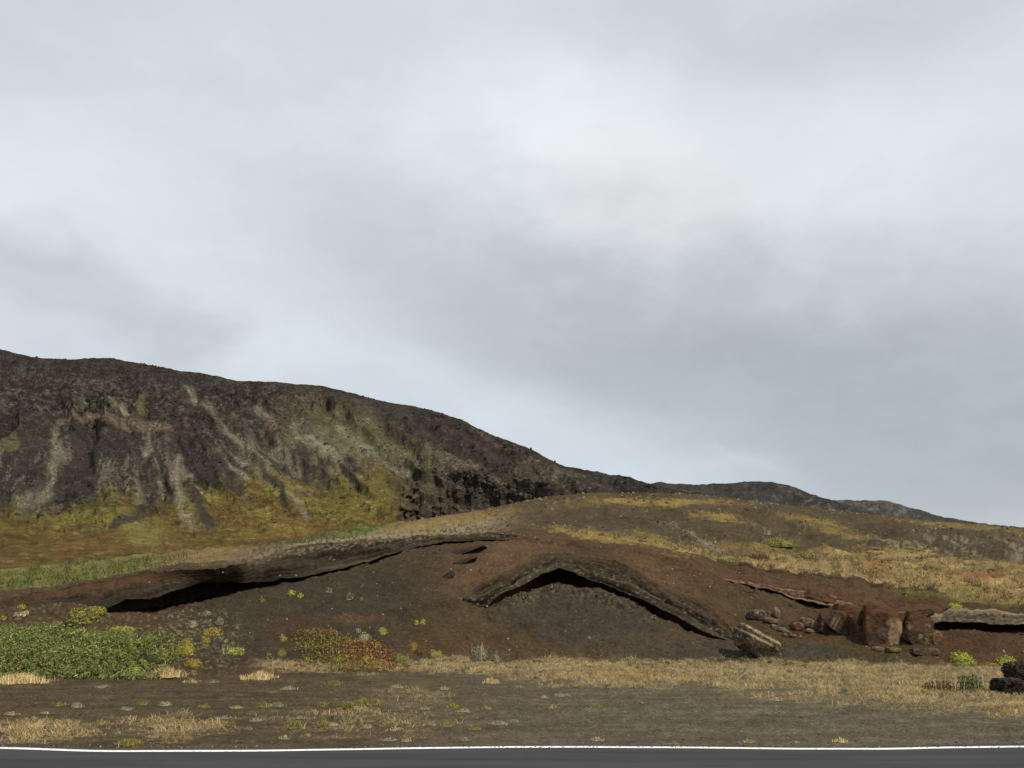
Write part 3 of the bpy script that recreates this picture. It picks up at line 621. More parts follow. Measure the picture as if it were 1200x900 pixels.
for i, (a, b_, w, h, cc) in enumerate([(936, 738, 16, 9, (.09, .05, .035)), (946, 735, 13, 12, (.09, .07, .05)), (956, 737, 12, 11, (.13, .105, .075)), (965, 738, 9, 8, (.11, .09, .065)), (950, 742, 10, 5, (.14, .12, .09))]):
    boulder(a, b_, w, h, 'reddish tan broken stone in the rubble left of the leaning slabs', cc, None, (.24, .20, .15), tilt=12, seed=20+i, sub=3, cat='stone', name='stone', group='rubble stones by the leaning slabs')
boulder(972, 742, 21, 27, 'dark ribbed rock slab leaning left, first of the leaning pair', (.045, .034, .029), (.10, .07, .05), None, tilt=24, strata=2.2, seed=31, soil=(.074, .044, .029), depth=.9, rough=.07, sub=6, yaw=10)
boulder(990, 743, 25, 30, 'tan and dark ribbed rock slab leaning against the first slab', (.055, .042, .034), (.17, .125, .085), None, tilt=-62, strata=2.4, seed=32, soil=(.074, .044, .029), depth=.9, rough=.07, sub=6)
boulder(1016, 750, 30, 40, 'reddish brown upright block split from the big pale block by a dark cleft', (.060, .037, .028), (.085, .055, .04), (.13, .10, .07), tilt=-12, seed=33, rough=.13, soil=(.074, .044, .029), back=.55, strata=1.5, depth=.9, sub=6)
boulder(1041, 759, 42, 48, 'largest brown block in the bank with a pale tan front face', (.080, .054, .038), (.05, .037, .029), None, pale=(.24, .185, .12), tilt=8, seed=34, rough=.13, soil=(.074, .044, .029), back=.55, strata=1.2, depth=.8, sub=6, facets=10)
boulder(1083, 758, 34, 38, 'brown lichen-stained block just left of the dark slot', (.065, .050, .036), (.04, .033, .027), (.18, .145, .08), tilt=22, seed=35, rough=.13, soil=(.074, .044, .029), back=.55, strata=1.6, depth=.8, sub=6)
boulder(1098, 756, 16, 17, 'small reddish block at the mouth of the dark slot', (.10, .066, .046), None, (.2, .16, .11), seed=36, sub=5)
boulder(1095, 768, 15, 9, 'low rubble stone below the lichen-stained block', (.09, .075, .055), None, (.26, .23, .17), seed=37, sub=3, cat='stone', name='stone')
boulder(1078, 767, 20, 8, 'flat dark stone wedged under the lichen-stained block', (.04, .032, .027), None, (.15, .12, .08), seed=38, sub=5, cat='stone', name='stone')
boulder(1050, 765, 18, 7, 'yellow-flecked low stone at the foot of the largest brown block', (.10, .085, .05), None, (.28, .25, .15), seed=39, sub=3, cat='stone', name='stone')
boulder(1030, 763, 14, 6, 'small tan stone at the left foot of the largest brown block', (.10, .08, .055), None, (.24, .2, .14), seed=40, sub=3, cat='stone', name='stone')
boulder(1075, 727, 46, 14, 'slanting brown rock shelf above the lichen-stained block', (.075, .055, .042), (.15, .12, .085), None, tilt=-6, strata=3, seed=41, soil=(.074, .044, .029), sub=5, depth=.7)
boulder(965, 706, 36, 13, 'pinkish rough rock lying along the thin reddish ledge', (.11, .068, .050), None, (.19, .15, .11), tilt=14, seed=42, soil=(.074, .044, .029), sub=5, depth=.6)
boulder(1186, 814, 27, 17, 'jagged black lava boulder in the dry grass by the right edge', (.030, .029, .029), None, (.08, .078, .072), seed=51, rough=.16, ridged=.5, sub=6, depth=.8, sink=.12, name='lava_boulder', cat='boulder')
boulder(1213, 802, 44, 24, 'larger dark lava boulder with yellow moss behind the jagged black one', (.034, .030, .027), None, (.07, .062, .052), seed=52, rough=.12, ridged=.4, sub=6, depth=.8, name='lava_boulder', cat='boulder', sink=.1)
boulder(1003, 731, 44, 22, 'reddish rock shelf bridging the leaning slabs and the reddish brown block', (.075, .047, .034), (.10, .07, .05), (.17, .13, .09), tilt=12, strata=2.4, seed=43, sub=6, depth=.6, soil=(.074, .044, .029), back=.5, rough=.1)
boulder(1061, 753, 22, 36, 'narrow reddish rock wedge between the two big brown blocks', (.070, .040, .029), (.055, .035, .027), None, tilt=4, strata=1.6, seed=44, sub=6, depth=.8, soil=(.074, .044, .029), back=.6, rough=.12)
# small dark ledges left of the arch
boulder(541, 645, 60, 6, 'dark thin slab poking from the slope just below the long ledge end', (.040, .034, .029), (.06, .05, .04), None, tilt=-16, strata=2, seed=61, depth=.5, sub=5, cat='rock slab', name='rock_slab', sink=.6)
boulder(533, 659, 52, 6, 'second dark thin slab lower down the slope left of the arch', (.042, .034, .029), (.06, .05, .04), None, tilt=-18, strata=2, seed=62, depth=.5, sub=5, cat='rock slab', name='rock_slab', sink=.6)
boulder(522, 677, 24, 8, 'short dark slab nearest the left tip of the arch', (.036, .030, .026), (.055, .045, .036), None, tilt=-34, strata=2, seed=63, depth=.5, sub=5, cat='rock slab', name='rock_slab', sink=.55)
# scattered pale stones on the slopes: uncountable pebbles
def pal(n, cs, ps, var=.25, rg=rng):
    c = np.array(cs)[rg.choice(len(cs), n, p=np.array(ps)/sum(ps))]
    return c*(1+rg.uniform(-var, var, (n, 1)))
def pebbles(name, pts, size, colr):
    V, Fc = ico(1); n = len(pts); vs = []; cs = []
    Vn = V[None]*(size[:, None, None])*rng.uniform(.6, 1.2, (n, 1, 3))+rng.normal(size=(n, len(V), 3))*size[:, None, None]*.15
    Vn = Vn+pts[:, None]; Fn = Fc[None]+(np.arange(n)*len(V))[:, None, None]
    return mesh_np(name, Vn.reshape(-1, 3), Fn.reshape(-1, 3), M_ROCK, np.repeat(colr, len(V), 0))
inframe = (PX > -40) & (PX < 1240)
def sample(maskarr, n):
    w = (maskarr*cellA*inframe).ravel(); w = w/w.sum(); i = rng.choice(len(w), n, p=w)
    P = Vg[i].copy(); sp = cellS.ravel()[i]
    P[:, 0] += rng.uniform(-.5, .5, n)*sp
    return P, i
gx = np.linalg.norm(np.diff(G, axis=1), axis=2); gx = np.concatenate([gx, gx[:, -1:]], 1)
gy = np.linalg.norm(np.diff(G, axis=0), axis=2); gy = np.concatenate([gy, gy[-1:]], 0)
cellA = gx*gy; cellS = gx
bankm = (RT > ix['toe']) & (RT < ix['C0'])
rub = ((RT > ix['FA']-.16) & (RT < ix['FA']))*((cA > .15)[None])+((RT > ix['FB']-.2) & (RT < ix['FB']))*((cB > .3)[None])
P, i = sample(rub*1.0, 260); s_ = rng.uniform(.012, .05, len(P))
tag(pebbles('rubble', P, s_, np.clip(Ag[i]*rng.uniform(.8, 2.2, (len(P), 1)), .02, .4)), 'broken stones crumbled along the mouths of the hollows', 'rubble', kind='stuff')
P, i = sample(bankm*(.3+ss(.1, .5, V3)), 420)
s_ = rng.uniform(.008, .028, len(P))*np.where(rng.random(len(P)) > .9, 1.7, 1)
tag(pebbles('pebbles', P, s_, rng.uniform(.10, .34, (len(P), 1))*np.array([[1, .93, .8]])), 'pale pebbles scattered over the dark bank', 'pebbles', kind='stuff')
P, i = sample(((RT > ix['edge']) & (RT < ix['toe'])).astype(float), 9000)
s_ = rng.uniform(.004, .016, len(P))
ne = 700; Pe = np.stack([rng.uniform(-8, 8, ne), 9.45+np.abs(rng.normal(size=ne))*.07, np.full(ne, .004)], -1); P = np.concatenate([P, Pe]); s_ = np.concatenate([s_, rng.uniform(.003, .010, ne)]); i = np.concatenate([i, i[:ne]])
tag(pebbles('gravel', P, s_, Ag[i]*rng.uniform(.6, 1.9, (len(P), 1))), 'loose dark gravel on the road verge', 'gravel', kind='stuff')

mo = bpy.data.objects['mountain'].data; mv = np.empty(len(mo.vertices)*3, np.float32); mo.vertices.foreach_get('co', mv); mv = mv.reshape(-1, 3)
mc_ = np.empty(len(mo.vertices)*4, np.float32); mo.color_attributes['Col'].data.foreach_get('color', mc_); mc_ = mc_.reshape(-1, 4)[:, :3]
mpx, mpy = proj(mv.astype(float))
wm = (mpx > -30)*(mpx < 770)*(mpy < 615)*(.15+1.0*ss(.1, .45, fbm(mpx*.02, mpy*.03, 3, 311)))*np.maximum(.25, np.maximum(blob(mpx, mpy, 130, 480, 160, 30, 8), blob(mpx, mpy, 560, 560, 170, 35, 15)))
i = rng.choice(len(mv), 5200, p=wm/wm.sum()); s_ = rng.gamma(2., .09, len(i))+.05
tag(pebbles('scree', mv[i].astype(float), s_, mc_[i]*rng.uniform(.5, 1.45, (len(i), 1))), 'loose rocks and scree strewn over the mountain side', 'scree', kind='stuff')
wmask = ((RT > ix['C1'])*(RT < ix['BR']+.1))*(PX > 470)*(.1+ss(.0, .4, fbm(PX*.02, PY*.06, 3, 312)))*(1-.6*plat)
P, i = sample(wmask, 1300); s_ = rng.uniform(.03, .14, len(P))*np.clip(P[:, 1]/60, .4, 1.3)
hc = pal(len(P), [(.10, .085, .04), (.15, .12, .05), (.19, .17, .12), (.06, .045, .03), (.14, .13, .05)], [3, 3, 2, 4, 2], .3)
tag(pebbles('heath', P, s_, hc), 'low heath tufts and stones dotting the dark mound', 'heath', kind='stuff')
# ------------------------------------------------------------------ GRASS (stuff)
def blades(P, hgt, wid, lean, colr, rg=rng):
    n = len(P); az = rg.uniform(0, 2*np.pi, n); wv = np.stack([np.cos(az), np.sin(az), 0*az], -1)*wid[:, None]*.5
    la = rg.uniform(0, 2*np.pi, n); lv = np.stack([np.cos(la), np.sin(la), 0*la], -1)*(lean*hgt)[:, None]
    up = np.zeros((n, 3)); up[:, 2] = hgt
    V = np.empty((n, 5, 3)); V[:, 0] = P-wv; V[:, 1] = P+wv
    mid = P+up*.62+lv*.35; V[:, 2] = mid+wv*.7; V[:, 3] = mid-wv*.7; V[:, 4] = P+up*.92+lv
    V[:, :2, 2] -= .01
    k = (np.arange(n)*5)[:, None]
    Fq = np.concatenate([k+np.array([[0, 1, 2]]), k+np.array([[0, 2, 3]]), k+np.array([[3, 2, 4]])], 0)
    return V.reshape(-1, 3), Fq, np.repeat(colr, 5, 0)
def pal(n, cs, ps, var=.25, rg=rng):
    c = np.array(cs)[rg.choice(len(cs), n, p=np.array(ps)/sum(ps))]
    return c*(1+rg.uniform(-var, var, (n, 1)))
def grass(name, mask, n, h0, h1, wid, lean, cs, ps, label, loc=.5):
    P, i = sample(mask, n)
    hg = rng.uniform(h0, h1, n)*(.45+1.1*ss(-.35, .45, (SN2+.5*V4).ravel()[i]))
    cc_ = pal(n, cs, ps); cc_ = cc_*(1-loc)+loc*Ag[i]*1.15*rng.uniform(.75, 1.25, (n, 1))
    nz = fbm(P[:, 0]*.9, P[:, 1]*2.2, 3, 301); nz2 = fbm(P[:, 0]*.35, P[:, 1]*.9, 3, 302)
    cc_ = cc_*(1+.45*nz)[:, None]*np.stack([1+.05*nz2, 1+.0*nz2, 1-.2*nz2], -1)
    V, Fq, c = blades(P, hg, wid*rng.uniform(.6, 1.4, n), rng.uniform(*lean, n), cc_)
    return tag(mesh_np(name, V, Fq, M_GRASS, c), label, 'grass', kind='stuff')
STR = [(.74, .58, .31), (.60, .45, .21), (.42, .32, .155), (.30, .285, .12), (.20, .145, .075)]
grass('straw_grass', np.clip(STRAW-.2, 0, 1)*(.03+ss(-.1, .35, SN2+.7*V4)), 80000, .012, .060, .0075, (.5, 2.0), STR, [4, 4, 3, 2, 2], 'matted dry straw-coloured grass on the gravel verge')
grass('plateau_grass', plat*(RT > ix['C1'])*(RT < ix['BR'])*(.04+ss(-.05, .5, V3+.4*V4)), 22000, .03, .11, .022, (.5, 1.6), [(.35, .27, .14), (.27, .20, .105), (.19, .12, .06), (.17, .165, .065), (.42, .34, .20)], [4, 4, 2, 3, 2], 'dry tan grass covering the flat terrace above the right bank')
grass('mound_grass', np.clip(mound_gr-.2, 0, 1)*(RT > ix['C1'])*(RT < ix['BR']+.2), 9000, .05, .14, .045, (.5, 1.4), [(.30, .235, .06), (.24, .17, .05), (.19, .18, .05), (.33, .25, .13)], [4, 3, 3, 2], 'yellow autumn grass in bands on the dark mound')
gs = ss(ix['C0']-.3, ix['C1'], RT)*(RT < ix['BR'])*ss(260, 140, PX+50*V3)*ss(ix['MI']+.5, ix['MI'], RT)+.5*blob(PX, PY, 400, 629, 70, 4, -10, .6, .4*V3)
grass('green_grass', np.clip(gs*(.2+ss(-.2, .4, V3)), 0, 1), 26000, .05, .16, .022, (.4, 1.2), [(.085, .125, .030), (.11, .145, .04), (.17, .15, .06), (.06, .085, .025)], [4, 3, 2, 3], 'green grass strip along the terrace above the left ledge')

# ------------------------------------------------------------------ PLANTS (things)
def leaves(P, N, size, asp, colr, rg=rng, droop=.35):
    n = len(P); r = rg.normal(size=(n, 3)); Nn = N+droop*1.6*r; Nn /= np.linalg.norm(Nn, axis=1)[:, None]
    t = np.cross(Nn, rg.normal(size=(n, 3))); t /= np.linalg.norm(t, axis=1)[:, None]; bb = np.cross(Nn, t)
    s_ = size[:, None]
    V = np.empty((n, 4, 3)); V[:, 0] = P-t*s_*.5; V[:, 1] = P+bb*s_*asp*.5+Nn*s_*.08; V[:, 2] = P+t*s_*.5; V[:, 3] = P-bb*s_*asp*.5+Nn*s_*.08
    k = (np.arange(n)*4)[:, None]
    return V.reshape(-1, 3), k+np.array([[0, 1, 2, 3]]), np.repeat(colr, 4, 0)
PALS = dict(
    straw=([(.72, .56, .29), (.60, .45, .21), (.48, .36, .17), (.80, .66, .38), (.22, .17, .09)], [4, 3, 2, 2, 1]),
    lime=([(.40, .43, .055), (.30, .36, .05), (.47, .46, .10), (.16, .21, .04)], [4, 4, 2, 1]),
    yellow=([(.36, .32, .05), (.28, .25, .045), (.20, .20, .04), (.40, .34, .10)], [4, 3, 2, 2]),
    gold=([(.36, .26, .05), (.28, .20, .04), (.20, .15, .04), (.42, .33, .10)], [4, 3, 2, 2]),
    olive=([(.22, .20, .05), (.28, .26, .07), (.15, .14, .04), (.36, .32, .13)], [4, 3, 3, 1]),
    sage=([(.24, .245, .14), (.32, .31, .20), (.16, .175, .08), (.40, .37, .25)], [4, 3, 3, 1]),
    white=([(.38, .35, .26), (.29, .26, .18), (.18, .16, .10)], [3, 3, 2]),
    tan=([(.44, .36, .22), (.34, .28, .16), (.52, .44, .28), (.22, .19, .09)], [3, 3, 2, 2]),
    red=([(.16, .07, .035), (.22, .10, .04), (.11, .055, .03), (.25, .17, .06)], [3, 2, 3, 1]),
    green=([(.06, .10, .030), (.08, .13, .035), (.045, .07, .025), (.12, .15, .05)], [4, 3, 3, 1]))
def cushion(px, py, w, h, kind, label, cat='cushion plant', name='cushion_plant', group=None, n=None, seed=0, stalks=0):
    P = hit(px, py); m = mpp(P); W, H = w*m, max(h*m, .05)
    rg = np.random.default_rng(500+int(px)*7+int(py)); n = n or int(np.clip(W*W*2600, 150, 2600))
    nl = max(1, int(w/9)); cx = rg.uniform(-.5, .5, nl)*W*.5; cy_ = rg.uniform(-.3, .3, nl)*W*.5; rr = rg.uniform(.5, .8, nl); cx[0] = 0; rr[0] = .8
    j = rg.integers(0, nl, n); d = rg.normal(size=(n, 3)); d[:, 2] = np.abs(d[:, 2]); d /= np.linalg.norm(d, axis=1)[:, None]
    rad = (1-.35*rg.random(n)**2)*(1+.25*perlin3(d*2.2+px, 2))
    p = d*rad[:, None]*np.stack([W*.5*rr[j], W*.42*rr[j], H*(.75+.3*rr[j])], -1); p[:, 0] += cx[j]; p[:, 1] += cy_[j]+W*.15
    cs, ps = PALS[kind]
    V0, F0, c0 = [], [], []
    for q in range(nl):
        vv, ff = ICO[3]; vv = vv*(1+.12*perlin3(vv*2.5+px+q, 4))[:, None]*np.array([W*.5*rr[q], W*.42*rr[q], H*(.75+.3*rr[q])])*.72
        vv = vv+np.array([cx[q], cy_[q]+W*.15, 0]); vv[:, 2] = np.maximum(vv[:, 2], -.04)
        F0.append(ff+len(ICO[3][0])*q); V0.append(vv); c0.append(np.tile(np.array(cs).mean(0)*.8, (len(vv), 1)))
    V, Fq, c = leaves(p, d, rg.uniform(.022, .05, n)*np.clip(W*2.2, .8, 1.6), .55, pal(n, cs, ps, .3, rg), rg)
    if stalks:
        bp_ = np.stack([rg.uniform(-.5, .5, stalks)*W, rg.uniform(-.2, .3, stalks)*W, 0*np.zeros(stalks)], -1)
        V2_, F2, c2_ = blades(bp_, rg.uniform(.8, 1.7, stalks)*H, np.full(stalks, .010), rg.uniform(0, .4, stalks), pal(stalks, PALS['tan'][0], PALS['tan'][1], .3, rg), rg)
        F2 = np.concatenate([F2[:, [0, 1, 2, 2]]]); Fq = np.concatenate([Fq, F2+len(V)]); V = np.concatenate([V, V2_]); c = np.concatenate([c, c2_])
        me = None
    V = V.copy(); V[:, 2] = np.maximum(V[:, 2], -.03)
    tri = Fq[:, 2] == Fq[:, 3]
    Fq = np.concatenate([Fq[~tri][:, :3], Fq[~tri][:, [0, 2, 3]], Fq[tri][:, :3]])
    if kind not in ('green', 'red', 'white'):
        Fq = np.concatenate([np.concatenate(F0), Fq+sum(map(len, V0))]); V = np.concatenate(V0+[V]); c = np.concatenate(c0+[c])
    o = mesh_np(name, V, Fq, M_LEAF, c); o.location = P
    return tag(o, label, cat, group)
cushion(92, 730, 42, 17, 'olive', 'large olive-yellow moss mound just under the left end of the long ledge')
cushion(108, 719, 28, 8, 'yellow', 'flat yellowish moss cap on the back of the large olive mound')
cushion(24, 713, 14, 5, 'yellow', 'small yellow cushion highest on the slope behind the green thicket')
cushion(25, 722, 26, 6, 'tan', 'wide flat tan cushion under the small highest yellow cushion')
cushion(20, 727, 9, 5, 'sage', 'small pale cushion just behind the top of the green thicket')
cushion(3, 727, 9, 6, 'yellow', 'pale yellow cushion cut by the left edge of the photo')
cushion(142, 741, 34, 6, 'yellow', 'flat bright yellow moss patch along the top of the green thicket')
cushion(66, 788, 15, 7, 'gold', 'small golden cushion at the front foot of the green thicket')
cushion(245, 744, 28, 9, 'gold', 'golden cushion on the dark slope, upper of those right of the green thicket')
cushion(241, 753, 15, 7, 'gold', 'small dull golden cushion right below the upper golden one')
cushion(212, 767, 29, 19, 'yellow', 'tall golden-yellow cushion touching the right end of the green thicket')
cushion(222, 781, 26, 9, 'gold', 'orange-gold cushion below the tall golden-yellow one')
cushion(155, 790, 28, 8, 'lime', 'lime-green cushion at the front right foot of the green thicket')
cushion(274, 767, 26, 8, 'lime', 'grassy yellow-green cushion alone on dark gravel', stalks=30)
cushion(225, 735, 14, 8, 'tan', 'small tan plant left of the upper golden cushion')
cushion(257, 732, 12, 8, 'white', 'whitish dry plant above the upper golden cushion')
cushion(242, 722, 12, 6, 'white', 'small white-flecked plant near the mouth of the left hollow')
cushion(331, 751, 13, 7, 'yellow', 'yellow cushion at the upper left of the rusty autumn shrub')
cushion(329, 768, 15, 8, 'olive', 'olive cushion at the left side of the rusty autumn shrub')
cushion(314, 771, 9, 6, 'olive', 'tiny olive cushion furthest left of the rusty autumn shrub')
cushion(283, 767, 9, 8, 'yellow', 'small yellow cushion between the grassy one and the rusty shrub')
cushion(360, 775, 9, 5, 'yellow', 'small yellow tuft in the lower left of the rusty autumn shrub')
cushion(396, 777, 18, 8, 'lime', 'green-yellow cushion at the front foot of the rusty autumn shrub')
cushion(427, 777, 24, 8, 'yellow', 'yellow leafy cushion at the front right foot of the rusty shrub')
cushion(426, 752, 20, 12, 'sage', 'pale sage-green plant behind the rusty autumn shrub')
cushion(419, 742, 10, 6, 'sage', 'small sage plant just above the pale sage-green one')
cushion(448, 743, 15, 8, 'lime', 'round bright lime cushion alone above the rusty autumn shrub')
cushion(341, 697, 12, 6, 'lime', 'lime cushion high on the dark slope, left of a close pair')
cushion(352, 700, 9, 5, 'lime', 'smaller lime cushion high on the dark slope, right of a close pair')
cushion(306, 706, 9, 6, 'olive', 'olive cushion on the slope at the right end of the left hollow')
cushion(385, 695, 10, 7, 'white', 'whitish plant on the dark slope, nearer the lime pair')
cushion(410, 703, 12, 9, 'white', 'larger whitish plant on the dark slope, right of the other whitish one')
cushion(423, 704, 6, 4, 'white', 'tiny whitish plant just right of the larger whitish one')
cushion(488, 732, 7, 5, 'lime', 'tiny round lime cushion, left one of the touching pair mid-slope')
cushion(495, 732, 8, 6, 'lime', 'lime cushion, right one of the touching pair mid-slope')
cushion(484, 761, 13, 9, 'gold', 'orange-yellow cushion right of the rusty autumn shrub')
cushion(491, 767, 14, 7, 'red', 'reddish cushion leaning on the orange-yellow one')
cushion(512, 770, 20, 8, 'yellow', 'bright yellow-green cushion at the edge of the straw grass, mid-left')
cushion(469, 776, 24, 9, 'olive', 'pale olive leafy clump at the right end of the rusty shrub', stalks=12)
cushion(497, 779, 20, 7, 'tan', 'tan grassy clump in front of the orange-yellow cushion', stalks=20)
cushion(560, 773, 28, 14, 'sage', 'grey-green bushy plant at the foot of the bank left of the arch', stalks=24)
cushion(582, 775, 14, 9, 'sage', 'smaller grey-green plant beside the bushy one', stalks=10)
cushion(621, 780, 11, 6, 'yellow', 'yellow cushion at the foot of the grey slope under the arch')
cushion(748, 786, 9, 8, 'gold', 'single orange-yellow tuft in the straw grass right of centre')
cushion(740, 777, 12, 8, 'tan', 'dry tan tuft just behind the orange-yellow tuft', stalks=16)
cushion(855, 790, 15, 4, 'yellow', 'flat yellow patch in the dry grass below the striped slab')
cushion(1127, 778, 34, 13, 'lime', 'large bright lime cushion at the foot of the red bank by the right edge')
cushion(1143, 779, 16, 6, 'yellow', 'low yellow cushion joined to the right of the large lime one')
cushion(1181, 779, 25, 10, 'lime', 'smaller bright lime cushion rightmost at the foot of the red bank')
cushion(1162, 780, 26, 3, 'gold', 'thin golden moss strip between the two bright lime cushions')
cushion(1199, 812, 22, 13, 'yellow', 'yellow moss cushion between the two black lava boulders')
cushion(1141, 811, 30, 20, 'green', 'green leafy plant in the dry grass left of the lava boulders', cat='leafy plant', name='leafy_plant', n=900, stalks=10)
cushion(1105, 810, 36, 12, 'red', 'low reddish brown twiggy plant left of the green leafy plant', cat='twiggy plant', name='twiggy_plant', stalks=60)
cushion(1122, 713, 18, 7, 'lime', 'yellow-green plant on the turf edge above the flat pale ledge')
cushion(1065, 697, 14, 6, 'olive', 'olive plant on the turf edge above the brown blocks')
cushion(918, 640, 44, 10, 'olive', 'dark olive heath hummock alone on the grassy terrace', cat='heath hummock', name='heath_hummock', n=1600)
cushion(886, 655, 40, 6, 'red', 'rusty brown heath hummock at the front of the grassy terrace', cat='heath hummock', name='heath_hummock', n=1200)
cushion(945, 654, 34, 6, 'olive', 'brown-olive heath hummock right of the rusty one on the terrace', cat='heath hummock', name='heath_hummock', n=1200)

# rusty autumn shrub and green thicket: foliage over lumpy volumes
def thicket(name, label, cat, pxr, pyb, depth, hfun, n, size, cfun, asp=.5, stems=60):
    """foliage spread through a low lumpy volume resting on the ground"""
    rg = np.random.default_rng(abs(hash(label)) % 1 + 77+n)
    foot = hit((pxr[0]+pxr[1])/2, pyb)
    root = bpy.data.objects.new(name, None); COL.objects.link(root); root.location = foot; tag(root, label, cat)
    ok = (PX >= pxr[0]) & (PX <= pxr[1]) & (Yw >= foot[1]-.3) & (Yw <= foot[1]+depth)
    w = (ok*cellA).ravel(); w /= w.sum(); i = rg.choice(len(w), n, p=w)
    P = Vg[i].copy(); px = PX.ravel()[i]; fy = np.clip((P[:, 1]-foot[1]+.3)/(depth+.3), 0, 1)
    H = hfun(px, fy, P)
    keep = H > .03; P, H, px, fy = P[keep], H[keep], px[keep], fy[keep]
    zz = 1-.65*rg.random(len(P))**1.6
    P[:, 2] += H*zz; N = np.tile([0, -.45, .9], (len(P), 1))
    V, Fq, c = leaves(P-foot, N, rg.uniform(.6, 1.3, len(P))*size, asp, cfun(px, fy, P, rg), rg, .8)
    mesh_np('foliage', V, Fq, M_LEAF, c, parent=root)
    k = rg.choice(len(P), stems); b0 = P[k]-foot; b0[:, 2] -= (H*zz)[k]
    V, Fq, c = blades(b0, H[k]*rg.uniform(.7, 1.35, stems), np.full(stems, .016), rg.uniform(0, .6, stems), pal(stems, [(.12, .14, .05), (.16, .19, .07), (.09, .07, .04)], [3, 3, 1], .3, rg), rg)
    mesh_np('stems', V, Fq, M_LEAF, c, parent=root)['kind'] = 'stuff'
    return root
def h_green(px, fy, P):
    l = fbm(P[:, 0]*1.3, P[:, 1]*1.3, 3, 201); l2 = fbm(P[:, 0]*3.2, P[:, 1]*3.2, 2, 202)
    d = np.abs((px-20)/190)**5+np.abs((fy-.46)/.5)**2.2+.75*l+.6*l2
    l3 = fbm(P[:, 0]*7, P[:, 1]*7, 2, 207)
    return np.clip(1-d, 0, 1)**.7*(.23+.20*l+.28*l2+.32*l3)
def c_green(px, fy, P, rg):
    n = len(px); c = pal(n, [(.17, .205, .050), (.23, .265, .075), (.10, .13, .036), (.30, .31, .12), (.17, .13, .06)], [5, 4, 3, 2, .7], .3, rg)
    l = ss(.1, .6, fbm(P[:, 0]*1.1, P[:, 2]*2+P[:, 1], 3, 203)); return c*(1+.3*l)[:, None]
thicket('willow_thicket', 'low dense green leafy thicket beside the road at the left of the photo', 'shrub', (-120, 210), 790, 2.3, h_green, 26000, .075, c_green, .30, 1100)
def h_rust(px, fy, P):
    l = fbm(P[:, 0]*2.0, P[:, 1]*2.0, 3, 204)
    l2 = fbm(P[:, 0]*5, P[:, 1]*5, 2, 206)
    d = np.abs((px-403)/62)**2.4+np.abs((fy-.45)/.5)**2+.7*l+.5*l2
    return np.clip(1-d, 0, 1)**.6*(.15+.12*l+.14*l2)
def c_rust(px, fy, P, rg):
    n = len(px); a = pal(n, [(.20, .175, .045), (.15, .125, .04), (.28, .245, .07), (.17, .10, .04)], [4, 3, 2, 2], .3, rg); b_ = pal(n, [(.26, .115, .045), (.35, .165, .06), (.17, .08, .04), (.40, .27, .07), (.22, .19, .055)], [4, 2, 3, 2, 2], .3, rg)
    m = ss(370, 425, px+25*fbm(P[:, 0]*2, P[:, 1]*2, 2, 205))*ss(.05, .4, fy+.2*rg.random(n)); return a+(b_-a)*m[:, None]
thicket('autumn_shrub', 'low spreading shrub with olive and rusty orange leaves at the foot of the bank', 'shrub', (335, 468), 780, 1.5, h_rust, 6500, .045, c_rust, .5, 50)

# straw tussocks and small verge tufts
def tuft(px, py, w, h, kind, label, group=None, n=None, cat='grass tuft', name='grass_tuft'):
    P = hit(px, py); m = mpp(P); W, H = w*m, h*m; rg = np.random.default_rng(int(px*31+py)); n = n or int(np.clip(W*500, 50, 500))
    bp_ = np.stack([np.clip(rg.normal(size=n)*.28, -.6, .6)*W, np.clip(rg.normal(size=n)*.22, -.5, .5)*W*.7+.1*W, 0*np.zeros(n)], -1)
    hg = H*rg.uniform(.4, 1.15, n)*(1-.5*np.abs(bp_[:, 0])/(.6*W))
    vv, ff = ICO[3]; vv = vv*(1+.25*perlin3(vv*2.+px, 6))[:, None]*np.array([W*.40, W*.28, H*.20])+np.array([0, .1*W, 0])
    pk = PALS[kind][0] if kind in PALS else STR
    V, Fq, c = blades(bp_, hg, rg.uniform(.005, .011, n), rg.uniform(.2, .9, n), pal(n, PALS[kind][0] if kind in PALS else STR, PALS[kind][1] if kind in PALS else [4, 4, 3, 1, 1], .25, rg), rg)
    Fq = np.concatenate([ff, Fq+len(vv)]); V = np.concatenate([vv, V]); c = np.concatenate([np.tile(np.array(pk).mean(0)*.75, (len(vv), 1))*(1+.4*perlin3(vv*60, 3))[:, None], c])
    o = mesh_np(name, V, Fq, M_GRASS, c); o.location = P
    return tag(o, label, cat, group)
tuft(18, 801, 60, 13, 'straw', 'thick straw-yellow tussock in front of the green thicket at the left edge', n=900)
tuft(192, 793, 42, 12, 'straw', 'straw-yellow tussock at the right front corner of the green thicket', n=650)
tuft(304, 796, 34, 11, 'straw', 'straw-yellow tussock in front of the olive end of the rusty shrub', n=500)
tuft(576, 801, 16, 8, 'straw', 'small straw tussock standing forward of the grass band, left of centre', n=200)
tuft(540, 775, 20, 8, 'tan', 'dry tan tussock left of the grey-green bushy plant', n=220)
tuft(430, 826, 34, 9, 'olive', 'pale green tufted clump on dark gravel, widest on the open verge', n=380)
tuft(408, 832, 12, 12, 'olive', 'narrow stacked green tuft just left of the widest pale clump', n=160)
tuft(392, 803, 18, 7, 'olive', 'flat green tuft nearest the rusty shrub on open gravel', n=200)
tuft(532, 830, 11, 7, 'yellow', 'small yellow-green tuft alone on grey gravel, centre left', n=120)
tuft(150, 873, 30, 8, 'olive', 'yellow-green tuft touching the road edge at lower left', n=320)
tuft(69, 827, 20, 5, 'olive', 'flat olive tuft left of a pale one on the left gravel', n=160)
tuft(89, 829, 16, 6, 'white', 'pale tuft right of the flat olive one on the left gravel', n=140)
tuft(193, 827, 14, 6, 'tan', 'pale tan tuft alone in the middle of the left gravel', n=120)
